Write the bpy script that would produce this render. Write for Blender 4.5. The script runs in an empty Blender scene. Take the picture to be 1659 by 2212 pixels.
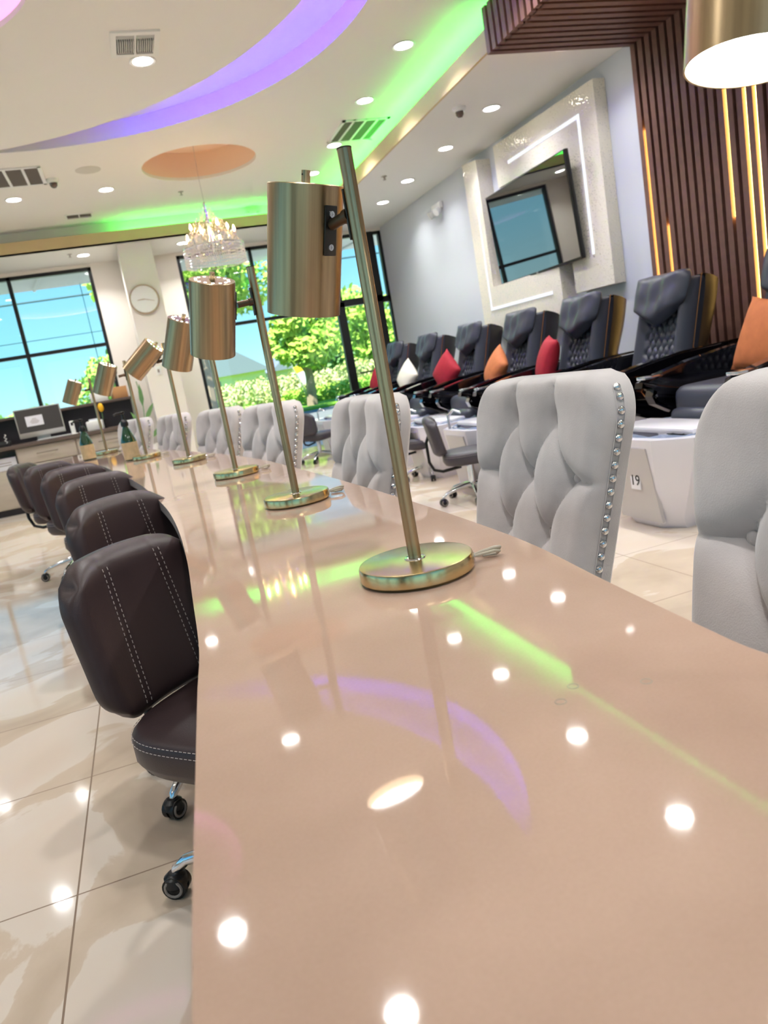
import bpy, bmesh, math, random
from mathutils import Vector, Matrix, Euler
from mathutils.geometry import tessellate_polygon
random.seed(7)
PI = math.pi
sc = bpy.context.scene
col = sc.collection
V = Vector
H = 1.03          # lens height above the floor
ZT = 0.76         # table top

# ------------------------------------------------------------------ materials
def lin(c):
    return tuple((x/12.92 if x <= .04045 else ((x+.055)/1.055)**2.4) for x in c)
def rgb(r, g, b): return lin((r/255, g/255, b/255)) + (1,)
MATS = {}
def mat(name, color, rough=.5, metal=0., noise=0., nscale=8., stretch=None, bump=0., bscale=60., coat=0., sheen=0.,
        spec=.5, emit=None, estr=0., trans=0., ior=1.45, col2=None, rnoise=0.):
    m = bpy.data.materials.new(name); m.use_nodes = True
    nt = m.node_tree; b = nt.nodes['Principled BSDF']
    b.inputs['Base Color'].default_value = color
    b.inputs['Roughness'].default_value = rough
    b.inputs['Metallic'].default_value = metal
    b.inputs['IOR'].default_value = ior
    b.inputs['Specular IOR Level'].default_value = spec
    b.inputs['Coat Weight'].default_value = coat
    b.inputs['Coat Roughness'].default_value = .05
    b.inputs['Sheen Weight'].default_value = sheen
    b.inputs['Transmission Weight'].default_value = trans
    if emit:
        b.inputs['Emission Color'].default_value = emit
        b.inputs['Emission Strength'].default_value = estr
    tc = nt.nodes.new('ShaderNodeTexCoord')
    mp = nt.nodes.new('ShaderNodeMapping'); nt.links.new(tc.outputs['Object'], mp.inputs['Vector'])
    if stretch: mp.inputs['Scale'].default_value = stretch
    if noise or col2 or rnoise:
        n = nt.nodes.new('ShaderNodeTexNoise'); n.inputs['Scale'].default_value = nscale; n.inputs['Detail'].default_value = 5
        nt.links.new(mp.outputs['Vector'], n.inputs['Vector'])
        if noise or col2:
            r = nt.nodes.new('ShaderNodeValToRGB')
            c = color
            lo = tuple(x*(1-noise) for x in c[:3])+(1,)
            hi = tuple(min(1, x*(1+noise)) for x in c[:3])+(1,)
            r.color_ramp.elements[0].position = .3; r.color_ramp.elements[1].position = .7
            r.color_ramp.elements[0].color = lo if not col2 else c
            r.color_ramp.elements[1].color = hi if not col2 else col2
            nt.links.new(n.outputs['Fac'], r.inputs['Fac']); nt.links.new(r.outputs['Color'], b.inputs['Base Color'])
        if rnoise:
            mr = nt.nodes.new('ShaderNodeMapRange'); mr.inputs['To Min'].default_value = max(0.02, rough-rnoise); mr.inputs['To Max'].default_value = rough+rnoise
            nt.links.new(n.outputs['Fac'], mr.inputs['Value']); nt.links.new(mr.outputs['Result'], b.inputs['Roughness'])
    if bump:
        n2 = nt.nodes.new('ShaderNodeTexNoise'); n2.inputs['Scale'].default_value = bscale; n2.inputs['Detail'].default_value = 3
        nt.links.new(mp.outputs['Vector'], n2.inputs['Vector'])
        bp = nt.nodes.new('ShaderNodeBump'); bp.inputs['Strength'].default_value = bump; bp.inputs['Distance'].default_value = .002
        nt.links.new(n2.outputs['Fac'], bp.inputs['Height']); nt.links.new(bp.outputs['Normal'], b.inputs['Normal'])
    MATS[name] = m
    return m
def emis(name, color, s, sample=True):
    m = bpy.data.materials.new(name); m.use_nodes = True
    nt = m.node_tree; nt.nodes.clear()
    e = nt.nodes.new('ShaderNodeEmission'); e.inputs['Color'].default_value = color; e.inputs['Strength'].default_value = s
    o = nt.nodes.new('ShaderNodeOutputMaterial'); nt.links.new(e.outputs[0], o.inputs[0])
    if not sample: m.cycles.emission_sampling = 'NONE'
    MATS[name] = m; return m

def glass_mat(name, tint):
    m = bpy.data.materials.new(name); m.use_nodes = True
    nt = m.node_tree; nt.nodes.clear()
    t = nt.nodes.new('ShaderNodeBsdfTransparent'); t.inputs['Color'].default_value = tint
    g = nt.nodes.new('ShaderNodeBsdfGlossy'); g.inputs['Roughness'].default_value = .01
    f = nt.nodes.new('ShaderNodeFresnel'); f.inputs['IOR'].default_value = 1.45
    mx = nt.nodes.new('ShaderNodeMixShader'); o = nt.nodes.new('ShaderNodeOutputMaterial')
    nt.links.new(f.outputs[0], mx.inputs[0]); nt.links.new(t.outputs[0], mx.inputs[1]); nt.links.new(g.outputs[0], mx.inputs[2])
    nt.links.new(mx.outputs[0], o.inputs[0]); MATS[name] = m; return m

M_ceil = mat('ceiling_paint', rgb(236, 231, 224), .9, bump=.1, bscale=120)
M_soff = mat('soffit_paint', rgb(236, 234, 228), .9, bump=.1, bscale=120)
M_fascia = mat('fascia_tan', rgb(206, 181, 136), .8)
M_peach = mat('recess_peach', rgb(244, 214, 188), .9)
M_wall = mat('wall_paint', rgb(200, 203, 209), .8)
M_wallf = mat('wall_paint_far', rgb(232, 224, 214), .8)
M_black = mat('black_frame', rgb(22, 22, 22), .35)
M_glass = glass_mat('window_glass', (.93, .99, .97, 1))
M_brass = mat('brushed_brass', rgb(180, 156, 122), .3, 1., noise=.2, nscale=6, stretch=(26, 26, .4), rnoise=.07)
M_brassb = mat('base_brass', rgb(208, 188, 140), .22, 1., noise=.08, nscale=30, rnoise=.03)
M_bronze = mat('dark_bronze', rgb(92, 76, 62), .35, 1.)
M_gun = mat('gunmetal', rgb(70, 68, 66), .35, .9)
M_chrome = mat('chrome', rgb(225, 225, 228), .08, 1.)
M_cable = mat('clear_cable', rgb(215, 205, 185), .25, trans=.4)
M_bulb = emis('lamp_bulb_glow', (1, .97, .96, 1), 7)
M_hole = emis('lamp_vent_glow', (1, .96, .9, 1), 6, False)
M_velvet = mat('grey_velvet', rgb(194, 186, 184), .9, noise=.2, nscale=6, sheen=.5, bump=.25, bscale=500)
M_velvet2 = mat('grey_velvet_weave', rgb(186, 178, 176), .9, noise=.05, nscale=30, sheen=.3, bump=.5, bscale=500)
M_brown = mat('espresso_leather', rgb(58, 43, 44), .42, noise=.1, nscale=5, bump=.15, bscale=350)
M_char = mat('charcoal_leather', rgb(66, 62, 70), .45, noise=.08, nscale=5, bump=.15, bscale=350)
M_stitch = mat('pale_stitch', rgb(190, 178, 172), .8)
M_blackpl = mat('black_plastic', rgb(16, 16, 18), .35)
M_gloss = mat('gloss_black', rgb(10, 9, 14), .08, coat=1.)
M_mleather = mat('slate_leather', rgb(62, 64, 76), .36, noise=.08, nscale=4, bump=.15, bscale=250)
M_shell = mat('bronze_shell', rgb(34, 30, 31), .48, 0.)
M_copper = mat('copper_trim', rgb(170, 120, 85), .25, 1.)
M_white = mat('white_plastic', rgb(226, 224, 232), .25, coat=.3)
M_basin = mat('basin_grey', rgb(190, 186, 186), .3)
M_red = mat('red_cloth', rgb(160, 24, 44), .8, noise=.1, nscale=20)
M_orange = mat('rust_cloth', rgb(186, 108, 64), .8, noise=.1, nscale=20)
M_cream = mat('cream_cloth', rgb(232, 224, 212), .8)
M_slat = mat('walnut_slat', rgb(112, 78, 68), .5, noise=.1, nscale=6, stretch=(4, 4, 4))
M_slatback = mat('slat_backing', rgb(30, 20, 24), .9)
M_warm = emis('warm_led', (1, .60, .16, 1), 7)
M_green = emis('green_led', (.06, 1, .10, 1), 12)
M_purple = emis('purple_led', (.055, 0, 1, 1), 34)
M_down = emis('downlight_glow', (1, .965, .93, 1), 11)
M_trimw = mat('white_trim', rgb(232, 230, 226), .5)
M_tv = mat('tv_screen', rgb(8, 8, 14), .02, ior=3.0)
M_ledw = emis('panel_led', (.9, .93, 1, 1), .32)
M_cab = mat('cabinet_greige', rgb(176, 164, 150), .5, noise=.05, nscale=3, stretch=(1, 1, 8))
M_top = mat('worktop_dark', rgb(92, 78, 70), .35)
M_darkp = mat('dark_panel', rgb(40, 34, 38), .45)
M_screen = mat('monitor_screen', rgb(70, 66, 64), .15)
M_alu = mat('aluminium', rgb(200, 198, 194), .35, .6)
M_paper = mat('paper_white', rgb(232, 232, 240), .7)
M_ink = mat('ink_black', rgb(25, 22, 24), .7)
M_box = mat('cardboard', rgb(190, 140, 92), .8)
M_bottle = mat('green_glass', rgb(16, 62, 40), .06, coat=1.)
M_label = mat('tan_label', rgb(206, 180, 138), .6, noise=.12, nscale=40)
M_yellow = mat('yellow_plastic', rgb(240, 180, 30), .5)
M_clockr = mat('clock_rim', rgb(178, 156, 132), .5)
M_crystal = mat('crystal', rgb(250, 244, 236), .08, trans=.08, spec=1.)
M_candle = emis('candle_flame', (1, .58, .22, 1), 26)
M_pane2 = mat('sprinkler_metal', rgb(170, 160, 150), .4, .8)
M_pave = mat('concrete_walk', rgb(214, 210, 202), .8, noise=.05, nscale=1)
M_road = mat('asphalt', rgb(120, 120, 122), .9)
M_grass = mat('lawn', rgb(120, 170, 40), .9, noise=.15, nscale=3)
M_leafA = mat('leaf_lime', rgb(200, 222, 96), .7, col2=rgb(138, 190, 70), nscale=1.2)
M_leafB = mat('leaf_dark', rgb(90, 134, 84), .7, col2=rgb(128, 166, 104), nscale=1.2)
M_leafC = mat('leaf_hedge', rgb(150, 176, 92), .7, col2=rgb(226, 220, 160), nscale=3)
M_bark = mat('bark', rgb(150, 130, 110), .9)
M_roof = mat('roof_grey', rgb(120, 128, 146), .8)
M_house = mat('house_wall', rgb(226, 214, 200), .8)
M_flag1 = mat('flag_blue', rgb(70, 70, 200), .7)
M_flag2 = mat('flag_white', rgb(225, 230, 240), .7)
M_flag3 = mat('flag_yellow', rgb(245, 225, 60), .7)
M_wire = mat('wire', rgb(60, 90, 100), .7)

# quartz table top
def quartz():
    m = mat('quartz_top', rgb(186, 160, 142), .07, spec=.42)
    nt = m.node_tree; b = nt.nodes['Principled BSDF']
    tc = nt.nodes.new('ShaderNodeTexCoord')
    n1 = nt.nodes.new('ShaderNodeTexNoise'); n1.inputs['Scale'].default_value = 5; n1.inputs['Detail'].default_value = 5
    n2 = nt.nodes.new('ShaderNodeTexNoise'); n2.inputs['Scale'].default_value = 420; n2.inputs['Detail'].default_value = 2
    ad = nt.nodes.new('ShaderNodeMath'); ad.operation = 'MULTIPLY_ADD'; ad.inputs[1].default_value = .25
    r = nt.nodes.new('ShaderNodeValToRGB')
    r.color_ramp.elements[0].position = .3; r.color_ramp.elements[0].color = rgb(168, 140, 122)
    r.color_ramp.elements[1].position = .7; r.color_ramp.elements[1].color = rgb(186, 158, 140)
    mm = nt.nodes.new('ShaderNodeMath'); mm.operation = 'MULTIPLY'; mm.inputs[1].default_value = .8
    for n in (n1, n2): nt.links.new(tc.outputs['Object'], n.inputs['Vector'])
    nt.links.new(n2.outputs['Fac'], ad.inputs[0]); nt.links.new(n1.outputs['Fac'], ad.inputs[2])
    nt.links.new(ad.outputs[0], mm.inputs[0]); nt.links.new(mm.outputs[0], r.inputs[0])
    nt.links.new(r.outputs[0], b.inputs['Base Color'])
    mr = nt.nodes.new('ShaderNodeMapRange'); mr.inputs['To Min'].default_value = .03; mr.inputs['To Max'].default_value = .055
    nt.links.new(n2.outputs['Fac'], mr.inputs['Value']); nt.links.new(mr.outputs[0], b.inputs['Roughness'])
    bp = nt.nodes.new('ShaderNodeBump'); bp.inputs['Strength'].default_value = .005; bp.inputs['Distance'].default_value = .001
    nt.links.new(n2.outputs['Fac'], bp.inputs['Height']); nt.links.new(bp.outputs[0], b.inputs['Normal'])
    return m
M_quartz = quartz()
M_qedge = mat('quartz_edge', rgb(170, 165, 165), .25, spec=.6)

def tile_floor():
    m = mat('marble_tile', rgb(200, 186, 168), .09)
    nt = m.node_tree; b = nt.nodes['Principled BSDF']; L = nt.links.new
    tc = nt.nodes.new('ShaderNodeTexCoord'); sp = nt.nodes.new('ShaderNodeSeparateXYZ'); L(tc.outputs['Object'], sp.inputs[0])
    def grout(out, off, size):
        a = nt.nodes.new('ShaderNodeMath'); a.operation = 'ADD'; a.inputs[1].default_value = off; L(out, a.inputs[0])
        p = nt.nodes.new('ShaderNodeMath'); p.operation = 'PINGPONG'; p.inputs[1].default_value = size/2; L(a.outputs[0], p.inputs[0])
        l = nt.nodes.new('ShaderNodeMath'); l.operation = 'LESS_THAN'; l.inputs[1].default_value = .0022; L(p.outputs[0], l.inputs[0])
        return l
    gx = grout(sp.outputs[0], .365+11.4, 1.14); gy = grout(sp.outputs[1], -1.67+11.4, .57)
    mx = nt.nodes.new('ShaderNodeMath'); mx.operation = 'MAXIMUM'; L(gx.outputs[0], mx.inputs[0]); L(gy.outputs[0], mx.inputs[1])
    n1 = nt.nodes.new('ShaderNodeTexNoise'); n1.inputs['Scale'].default_value = 1.6; n1.inputs['Detail'].default_value = 6; n1.inputs['Distortion'].default_value = 1.2
    L(tc.outputs['Object'], n1.inputs['Vector'])
    r = nt.nodes.new('ShaderNodeValToRGB'); e = r.color_ramp.elements
    e[0].position = .32; e[0].color = rgb(190, 172, 152); e[1].position = .68; e[1].color = rgb(218, 202, 186)
    k = r.color_ramp.elements.new(.5); k.color = rgb(206, 188, 168); k = r.color_ramp.elements.new(.515); k.color = rgb(218, 206, 192)
    L(n1.outputs['Fac'], r.inputs[0])
    mc = nt.nodes.new('ShaderNodeMixRGB'); mc.inputs['Color2'].default_value = rgb(134, 112, 92)
    L(mx.outputs[0], mc.inputs['Fac']); L(r.outputs[0], mc.inputs['Color1']); L(mc.outputs[0], b.inputs['Base Color'])
    mr = nt.nodes.new('ShaderNodeMapRange'); mr.inputs['To Min'].default_value = .07; mr.inputs['To Max'].default_value = .5
    L(mx.outputs[0], mr.inputs['Value']); L(mr.outputs[0], b.inputs['Roughness'])
    return m
M_floor = tile_floor()

def glitter():
    m = mat('glitter_plaster', rgb(222, 214, 198), .6)
    nt = m.node_tree; b = nt.nodes['Principled BSDF']; L = nt.links.new
    tc = nt.nodes.new('ShaderNodeTexCoord')
    v = nt.nodes.new('ShaderNodeTexVoronoi'); v.inputs['Scale'].default_value = 70; L(tc.outputs['Object'], v.inputs['Vector'])
    l = nt.nodes.new('ShaderNodeMath'); l.operation = 'LESS_THAN'; l.inputs[1].default_value = .22; L(v.outputs['Distance'], l.inputs[0])
    L(l.outputs[0], b.inputs['Metallic'])
    mr = nt.nodes.new('ShaderNodeMapRange'); mr.inputs['To Min'].default_value = .6; mr.inputs['To Max'].default_value = .15
    L(l.outputs[0], mr.inputs['Value']); L(mr.outputs[0], b.inputs['Roughness'])
    bp = nt.nodes.new('ShaderNodeBump'); bp.inputs['Strength'].default_value = .7; bp.inputs['Distance'].default_value = .004
    L(v.outputs['Color'], bp.inputs['Height']); L(bp.outputs[0], b.inputs['Normal'])
    return m
M_glit = glitter()

# ------------------------------------------------------------------ mesh helpers
class MB:
    def __init__(s): s.b = bmesh.new()
    def _xf(s, vs, M):
        if M is not None: bmesh.ops.transform(s.b, matrix=M, verts=vs)
    def box(s, c, d, M=None, bev=0., seg=2):
        r = bmesh.ops.create_cube(s.b, size=1)
        vs = r['verts']
        bmesh.ops.transform(s.b, matrix=Matrix.Translation(c) @ Matrix.Diagonal((d[0], d[1], d[2], 1)), verts=vs)
        if bev > 0:
            es = list({e for v in vs for e in v.link_edges})
            fs = list({f for v in vs for f in v.link_faces})
            q = bmesh.ops.bevel(s.b, geom=es, offset=bev, segments=seg, profile=.5, affect='EDGES')
            vs = list({v for f in q['faces'] for v in f.verts} | {v for v in vs if v.is_valid})
        s._xf(vs, M); return s
    def bb(s, x0, x1, y0, y1, z0, z1, bev=0.):
        return s.box(((x0+x1)/2, (y0+y1)/2, (z0+z1)/2), (x1-x0, y1-y0, z1-z0), bev=bev)
    def cyl(s, p0, p1, r0, r1=None, n=24, caps=True):
        p0 = V(p0); p1 = V(p1); r1 = r0 if r1 is None else r1
        d = p1-p0; q = d.to_track_quat('Z', 'Y').to_matrix().to_4x4()
        r = bmesh.ops.create_cone(s.b, cap_ends=caps, segments=n, radius1=r0, radius2=r1, depth=d.length)
        bmesh.ops.transform(s.b, matrix=Matrix.Translation((p0+p1)/2) @ q, verts=r['verts']); return s
    def sph(s, c, r, n=16, sc_=(1, 1, 1)):
        q = bmesh.ops.create_uvsphere(s.b, u_segments=n, v_segments=max(6, n//2), radius=r)
        bmesh.ops.transform(s.b, matrix=Matrix.Translation(c) @ Matrix.Diagonal((*sc_, 1)), verts=q['verts']); return s
    def lathe(s, prof, c=(0, 0, 0), n=32, M=None):
        rings = []
        vs = []
        for r, z in prof:
            if r < 1e-6:
                v = s.b.verts.new((c[0], c[1], c[2]+z)); rings.append([v]); vs.append(v)
            else:
                R = [s.b.verts.new((c[0]+r*math.cos(2*PI*i/n), c[1]+r*math.sin(2*PI*i/n), c[2]+z)) for i in range(n)]
                rings.append(R); vs += R
        for a, b in zip(rings, rings[1:]):
            for i in range(n):
                j = (i+1) % n
                if len(a) == 1 and len(b) == 1: continue
                if len(a) == 1: s.b.faces.new((a[0], b[j], b[i]))
                elif len(b) == 1: s.b.faces.new((a[i], a[j], b[0]))
                else: s.b.faces.new((a[i], a[j], b[j], b[i]))
        s._xf(vs, M); return s
    def tube(s, pts, r, n=10, closed=False):
        pts = [V(p) for p in pts]; N = len(pts); rr = r if isinstance(r, (list, tuple)) else [r]*N
        rings = []; up = None
        for i, p in enumerate(pts):
            if closed: t = (pts[(i+1) % N]-pts[i-1]).normalized()
            else: t = (pts[min(i+1, N-1)]-pts[max(i-1, 0)]).normalized()
            if up is None: up = V((0, 0, 1)) if abs(t.z) < .9 else V((1, 0, 0))
            a = t.cross(up).normalized(); b = a.cross(t).normalized(); up = b
            rings.append([s.b.verts.new(p+(a*math.cos(2*PI*k/n)+b*math.sin(2*PI*k/n))*rr[i]) for k in range(n)])
        for i in range(N if closed else N-1):
            A = rings[i]; B = rings[(i+1) % N]
            for k in range(n): s.b.faces.new((A[k], A[(k+1) % n], B[(k+1) % n], B[k]))
        if not closed:
            s.b.faces.new(rings[0][::-1]); s.b.faces.new(rings[-1])
        return s
    def prism(s, poly, a0, a1, ax=2, M=None):
        """extrude a 2D polygon along axis ax; poly coords are the two other axes in order"""
        def P(u, v, w): return ((w, u, v), (u, w, v), (u, v, w))[ax]
        A = [s.b.verts.new(P(u, v, a0)) for u, v in poly]; B = [s.b.verts.new(P(u, v, a1)) for u, v in poly]
        n = len(poly)
        for i in range(n):
            j = (i+1) % n; s.b.faces.new((A[i], A[j], B[j], B[i]))
        tri = tessellate_polygon([[V((u, v, 0)) for u, v in poly]])
        for t in tri:
            s.b.faces.new([A[k] for k in t]); s.b.faces.new([B[k] for k in t])
        s._xf(A+B, M); return s
    def holed(s, outer, holes, z0, z1):
        loops = [outer]+holes
        flat = [p for l in loops for p in l]
        A = [s.b.verts.new((x, y, z0)) for x, y in flat]; B = [s.b.verts.new((x, y, z1)) for x, y in flat]
        for t in tessellate_polygon([[V((x, y, 0)) for x, y in l] for l in loops]):
            s.b.faces.new([A[k] for k in t]); s.b.faces.new([B[k] for k in t])
        o = 0
        for l in loops:
            n = len(l)
            for i in range(n):
                j = (i+1) % n; s.b.faces.new((A[o+i], A[o+j], B[o+j], B[o+i]))
            o += n
        return s
    def grid(s, fn, nu, nv, closeu=False):
        g = [[s.b.verts.new(fn(i/(nu if closeu else nu-1), j/(nv-1))) for j in range(nv)] for i in range(nu)]
        for i in range(nu if closeu else nu-1):
            for j in range(nv-1):
                k = (i+1) % nu
                s.b.faces.new((g[i][j], g[k][j], g[k][j+1], g[i][j+1]))
        return g
    def build(s, name, m, parent=None, smooth=True, angle=40, sub=0, kind=None, label=None, cat=None, group=None, weld=False):
        if weld: bmesh.ops.remove_doubles(s.b, verts=s.b.verts, dist=1e-5)
        bmesh.ops.recalc_face_normals(s.b, faces=s.b.faces)
        me = bpy.data.meshes.new(name); s.b.to_mesh(me); s.b.free()
        me.materials.append(m)
        if smooth:
            me.polygons.foreach_set('use_smooth', [True]*len(me.polygons))
            me.set_sharp_from_angle(angle=math.radians(angle))
        o = bpy.data.objects.new(name, me); col.objects.link(o)
        if parent: o.parent = parent
        if sub:
            md = o.modifiers.new('sub', 'SUBSURF'); md.levels = sub; md.render_levels = sub
        tag(o, label, cat, group, kind)
        return o
def tag(o, label=None, cat=None, group=None, kind=None):
    if label: o['label'] = label
    if cat: o['category'] = cat
    if group: o['group'] = group
    if kind: o['kind'] = kind
    return o
def thing(name, loc, rz, label, cat, group=None):
    o = bpy.data.objects.new(name, None); col.objects.link(o); o.empty_display_size = .1
    o.location = loc; o.rotation_euler = (0, 0, rz); return tag(o, label, cat, group)
def dup(root, loc, rz, label, group=None, skip=()):
    def cp(o, p):
        c = o.copy(); col.objects.link(c); c.parent = p
        for ch in [x for x in list(o.children) if x.name.split('.')[0] not in skip]: cp(ch, c)
        return c
    r = root.copy(); col.objects.link(r)
    for ch in [x for x in list(root.children) if x.name.split('.')[0] not in skip]: cp(ch, r)
    r.location = loc; r.rotation_euler = (0, 0, rz); r['label'] = label
    if group: r['group'] = group
    return r
def child(r, nm):
    return [c for c in r.children if c.name.split('.')[0] == nm]
def struct(name, mb, m, parent=None, smooth=False): return mb.build(name, m, parent, smooth=smooth, kind='structure' if parent is None else None)
def text_mesh(name, s, size, m, parent, M, ext=.0008):
    cu = bpy.data.curves.new(name, 'FONT'); cu.body = s; cu.size = size; cu.extrude = ext; cu.align_x = 'CENTER'; cu.align_y = 'CENTER'
    t = bpy.data.objects.new(name, cu); col.objects.link(t)
    me = bpy.data.meshes.new_from_object(t.evaluated_get(bpy.context.evaluated_depsgraph_get()))
    bpy.data.objects.remove(t); me.materials.clear(); me.materials.append(m)
    o = bpy.data.objects.new(name, me); col.objects.link(o); o.parent = parent; o.matrix_local = M
    return o

# ------------------------------------------------------------------ room shell
XL, XR, YB, YF = -6.0, 3.94, -3.5, 10.85
struct('floor', MB().bb(XL-.2, XR+.2, YB-.2, YF+.2, -.1, 0), M_floor)
struct('wall_right', MB().bb(XR, XR+.15, YB, YF+.1, 0, 3.7), M_wall)
wl = MB().bb(XL-.15, XL, YB, YF+.1, 0, .5).bb(XL-.15, XL, YB, YF+.1, 2.9, 3.7)
for y_ in (-3.5, -.6, 2.3, 5.2, 8.1): wl.bb(XL-.15, XL, y_, y_+.5, .5, 2.9)
wl.bb(XL-.15, XL, 10.5, 10.95, .5, 2.9)
struct('wall_left', wl, M_wall)
wb = MB().bb(XL, XR, YB-.15, YB, 0, .5).bb(XL, XR, YB-.15, YB, 2.9, 3.7)
for x_ in (-6, -3, 0, 3.2): wb.bb(x_, x_+.74, YB-.15, YB, .5, 2.9)
struct('wall_back', wb, M_wall)
# far wall: piers and header around the glazing
far = MB()
far.bb(-.14, .97, YF, YF+.15, 0, 3.7)
far.bb(XL, -.14, YF, YF+.15, 2.93, 3.7); far.bb(.97, XR, YF, YF+.15, 2.93, 3.7)
far.bb(XL, -5.2, YF, YF+.15, 0, 2.93)
far.bb(-5.2, -.14, YF, YF+.15, 0, .95)
struct('wall_far', far, M_wallf)
struct('trim_1', MB().bb(.22, .62, 9.87, YF-.002, 0, 2.97, bev=.004), M_wallf)      # projecting column
# ceiling tray
cc1 = V((-.44, 4.78)); R1 = 2.37; cc2 = V((-1.57, 4.08)); R2 = 3.16
def arc_pts(c, r, a0, a1, n): return [(c.x+r*math.cos(a0+(a1-a0)*i/n), c.y+r*math.sin(a0+(a1-a0)*i/n)) for i in range(n+1)]
d = cc1-cc2; D = d.length; a_ = (D*D+R2*R2-R1*R1)/(2*D); h_ = math.sqrt(R2*R2-a_*a_)
u_ = d/D; n_ = V((-u_.y, u_.x)); PA = cc2+u_*a_+n_*h_; PB = cc2+u_*a_-n_*h_
def ang(c, p): return math.atan2(p.y-c.y, p.x-c.x)
outer_arc = arc_pts(cc1, R1, ang(cc1, PB), ang(cc1, PA), 64)       # PB -> PA through the right side
inner_arc = arc_pts(cc2, R2, ang(cc2, PA), ang(cc2, PB), 64)
cres = outer_arc[:-1]+inner_arc[:-1]
chc = V((1.13, 7.93)); rc = .56
circ = arc_pts(chc, rc, 0, 2*PI, 64)[:-1]
ZC = 3.25; ZS = 2.97
pkc = V((-.95, 4.40)); pk = arc_pts(pkc, .95, 0, 2*PI, 64)[:-1]
struct('ceiling', MB().holed([(-5.15, -3.0), (2.98, -3.0), (2.98, 9.96), (-5.15, 9.96)], [cres, circ, pk], ZC, ZC+.03), M_ceil)
struct('trim_8', MB().lathe([(1.10, 0), (1.10, .10), (0, .10)], (pkc.x, pkc.y, ZC+.03), n=64), M_ceil, smooth=True)
pl2 = thing('round_light_strip', (0, 0, 0), 0, 'pink glowing strip hidden in the round ceiling recess at the top left corner', 'light strip')
MB().tube([(pkc.x+1.03*math.cos(2*PI*i/48), pkc.y+1.03*math.sin(2*PI*i/48), ZC+.05) for i in range(48)], .01, n=6, closed=True).build('glowing_strip', emis('pink_led', (.85, .25, .8, 1), 3), pl2)
# crescent recess: outer wall rises from the outer arc, top spreads over the inner lip
cr = MB()
ow = [cr.b.verts.new((x, y, ZC+.03)) for x, y in outer_arc]; ot = [cr.b.verts.new((x, y, 3.385)) for x, y in outer_arc]
for i in range(len(ow)-1): cr.b.faces.new((ow[i], ow[i+1], ot[i+1], ot[i]))
i2 = arc_pts(cc2, R2-.22, ang(cc2, PB), ang(cc2, PA), 64)
it = [cr.b.verts.new((x, y, 3.385)) for x, y in i2]; ib = [cr.b.verts.new((x, y, ZC+.03)) for x, y in i2]
for i in range(len(it)-1):
    cr.b.faces.new((ot[i], ot[i+1], it[i+1], it[i])); cr.b.faces.new((it[i], it[i+1], ib[i+1], ib[i]))
struct('trim_2', cr, M_ceil, smooth=True)
led = thing('crescent_light_strip', (0, 0, 0), 0, 'violet glowing strip hidden in the crescent-shaped ceiling recess', 'light strip')
MB().tube([(x, y, 3.30) for x, y in arc_pts(cc2, R2-.10, ang(cc2, PB)+.16, ang(cc2, PA)-.46, 60)], .012, n=6).build('glowing_strip', M_purple, led)
rc_ = MB().lathe([(rc, 0), (rc, .24), (0, .24)], (chc.x, chc.y, ZC+.03), n=64)
struct('trim_3', rc_, M_peach, smooth=True)
# soffit ring and fascia lip
sof = MB()
sof.bb(2.82, XR, -3.0, YF, ZS, ZS+.02); sof.bb(XL, 2.82, 9.8, YF, ZS, ZS+.02); sof.bb(XL, -5.0, -3.0, 9.8, ZS, ZS+.02); sof.bb(XL, XR, YB, -2.85, ZS, ZS+.02)
struct('trim_4', sof, M_soff)
fa = MB()
fa.bb(2.80, 2.82, -2.85, 9.8, ZS, 3.115); fa.bb(-5.0, 2.82, 9.8, 9.82, ZS, 3.115); fa.bb(-5.02, -5.0, -2.85, 9.8, ZS, 3.115); fa.bb(-5.0, 2.82, -2.87, -2.85, ZS, 3.115)
struct('trim_5', fa, M_fascia)
bw = MB(); bw.bb(2.98, 3.0, -3.0, 9.98, ZS+.02, ZC+.03); bw.bb(-5.17, 3.0, 9.96, 9.98, ZS+.02, ZC+.03); bw.bb(-5.17, -5.15, -3, 9.96, ZS+.02, ZC+.03); bw.bb(-5.15, 2.98, -3.02, -3, ZS+.02, ZC+.03)
struct('trim_6', bw, M_ceil)
struct('trim_7', MB().bb(XL-.1, XR+.1, YB-.1, YF+.1, 3.7, 3.8), M_ceil)     # roof slab
gl = thing('cove_light_strip', (0, 0, 0), 0, 'green glowing strip behind the tan ceiling fascia', 'light strip')
MB().tube([(2.875, y, 3.09) for y in (2.0, 4, 6, 8, 9.5, 9.87)]+[(x, 9.90, 3.09) for x in (2.8, 2, 1, .3)], .010, n=6).build('glowing_strip', M_green, gl)

# glazing
def window(name, xs, zs, x0, x1, z0, z1, t=.045):
    fr = MB(); y0, y1 = YF+.02, YF+.09
    fr.bb(x0, x1, y0, y1, z1-t, z1); fr.bb(x0, x1, y0, y1, z0, z0+t)
    fr.bb(x0, x0+t, y0, y1, z0, z1); fr.bb(x1-t, x1, y0, y1, z0, z1)
    for x in xs: fr.bb(x-t/2, x+t/2, y0, y1, z0, z1)
    for z in zs: fr.bb(x0, x1, y0+.002, y1-.002, z-t/2, z+t/2)
    f = fr.build(name, M_black, smooth=False, kind='structure')
    cuts = [x0+t/2]+list(xs)+[x1-t/2]
    for a, b in zip(cuts, cuts[1:]):
        MB().bb(a, b, YF+.052, YF+.058, z0+t/2, z1-t/2).build('pane', M_glass, f, smooth=False)
    return f
w1 = window('window_1', [-1.16, -2.2, -3.2, -4.2], [1.93], -5.2, -.14, .95, 2.93)
sm = MB(); sm.bb(-.325, -.315, YF+.045, YF+.05, .97, 2.75); sm.bb(-5.1, -.16, YF+.045, YF+.05, 2.105, 2.113)
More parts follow.
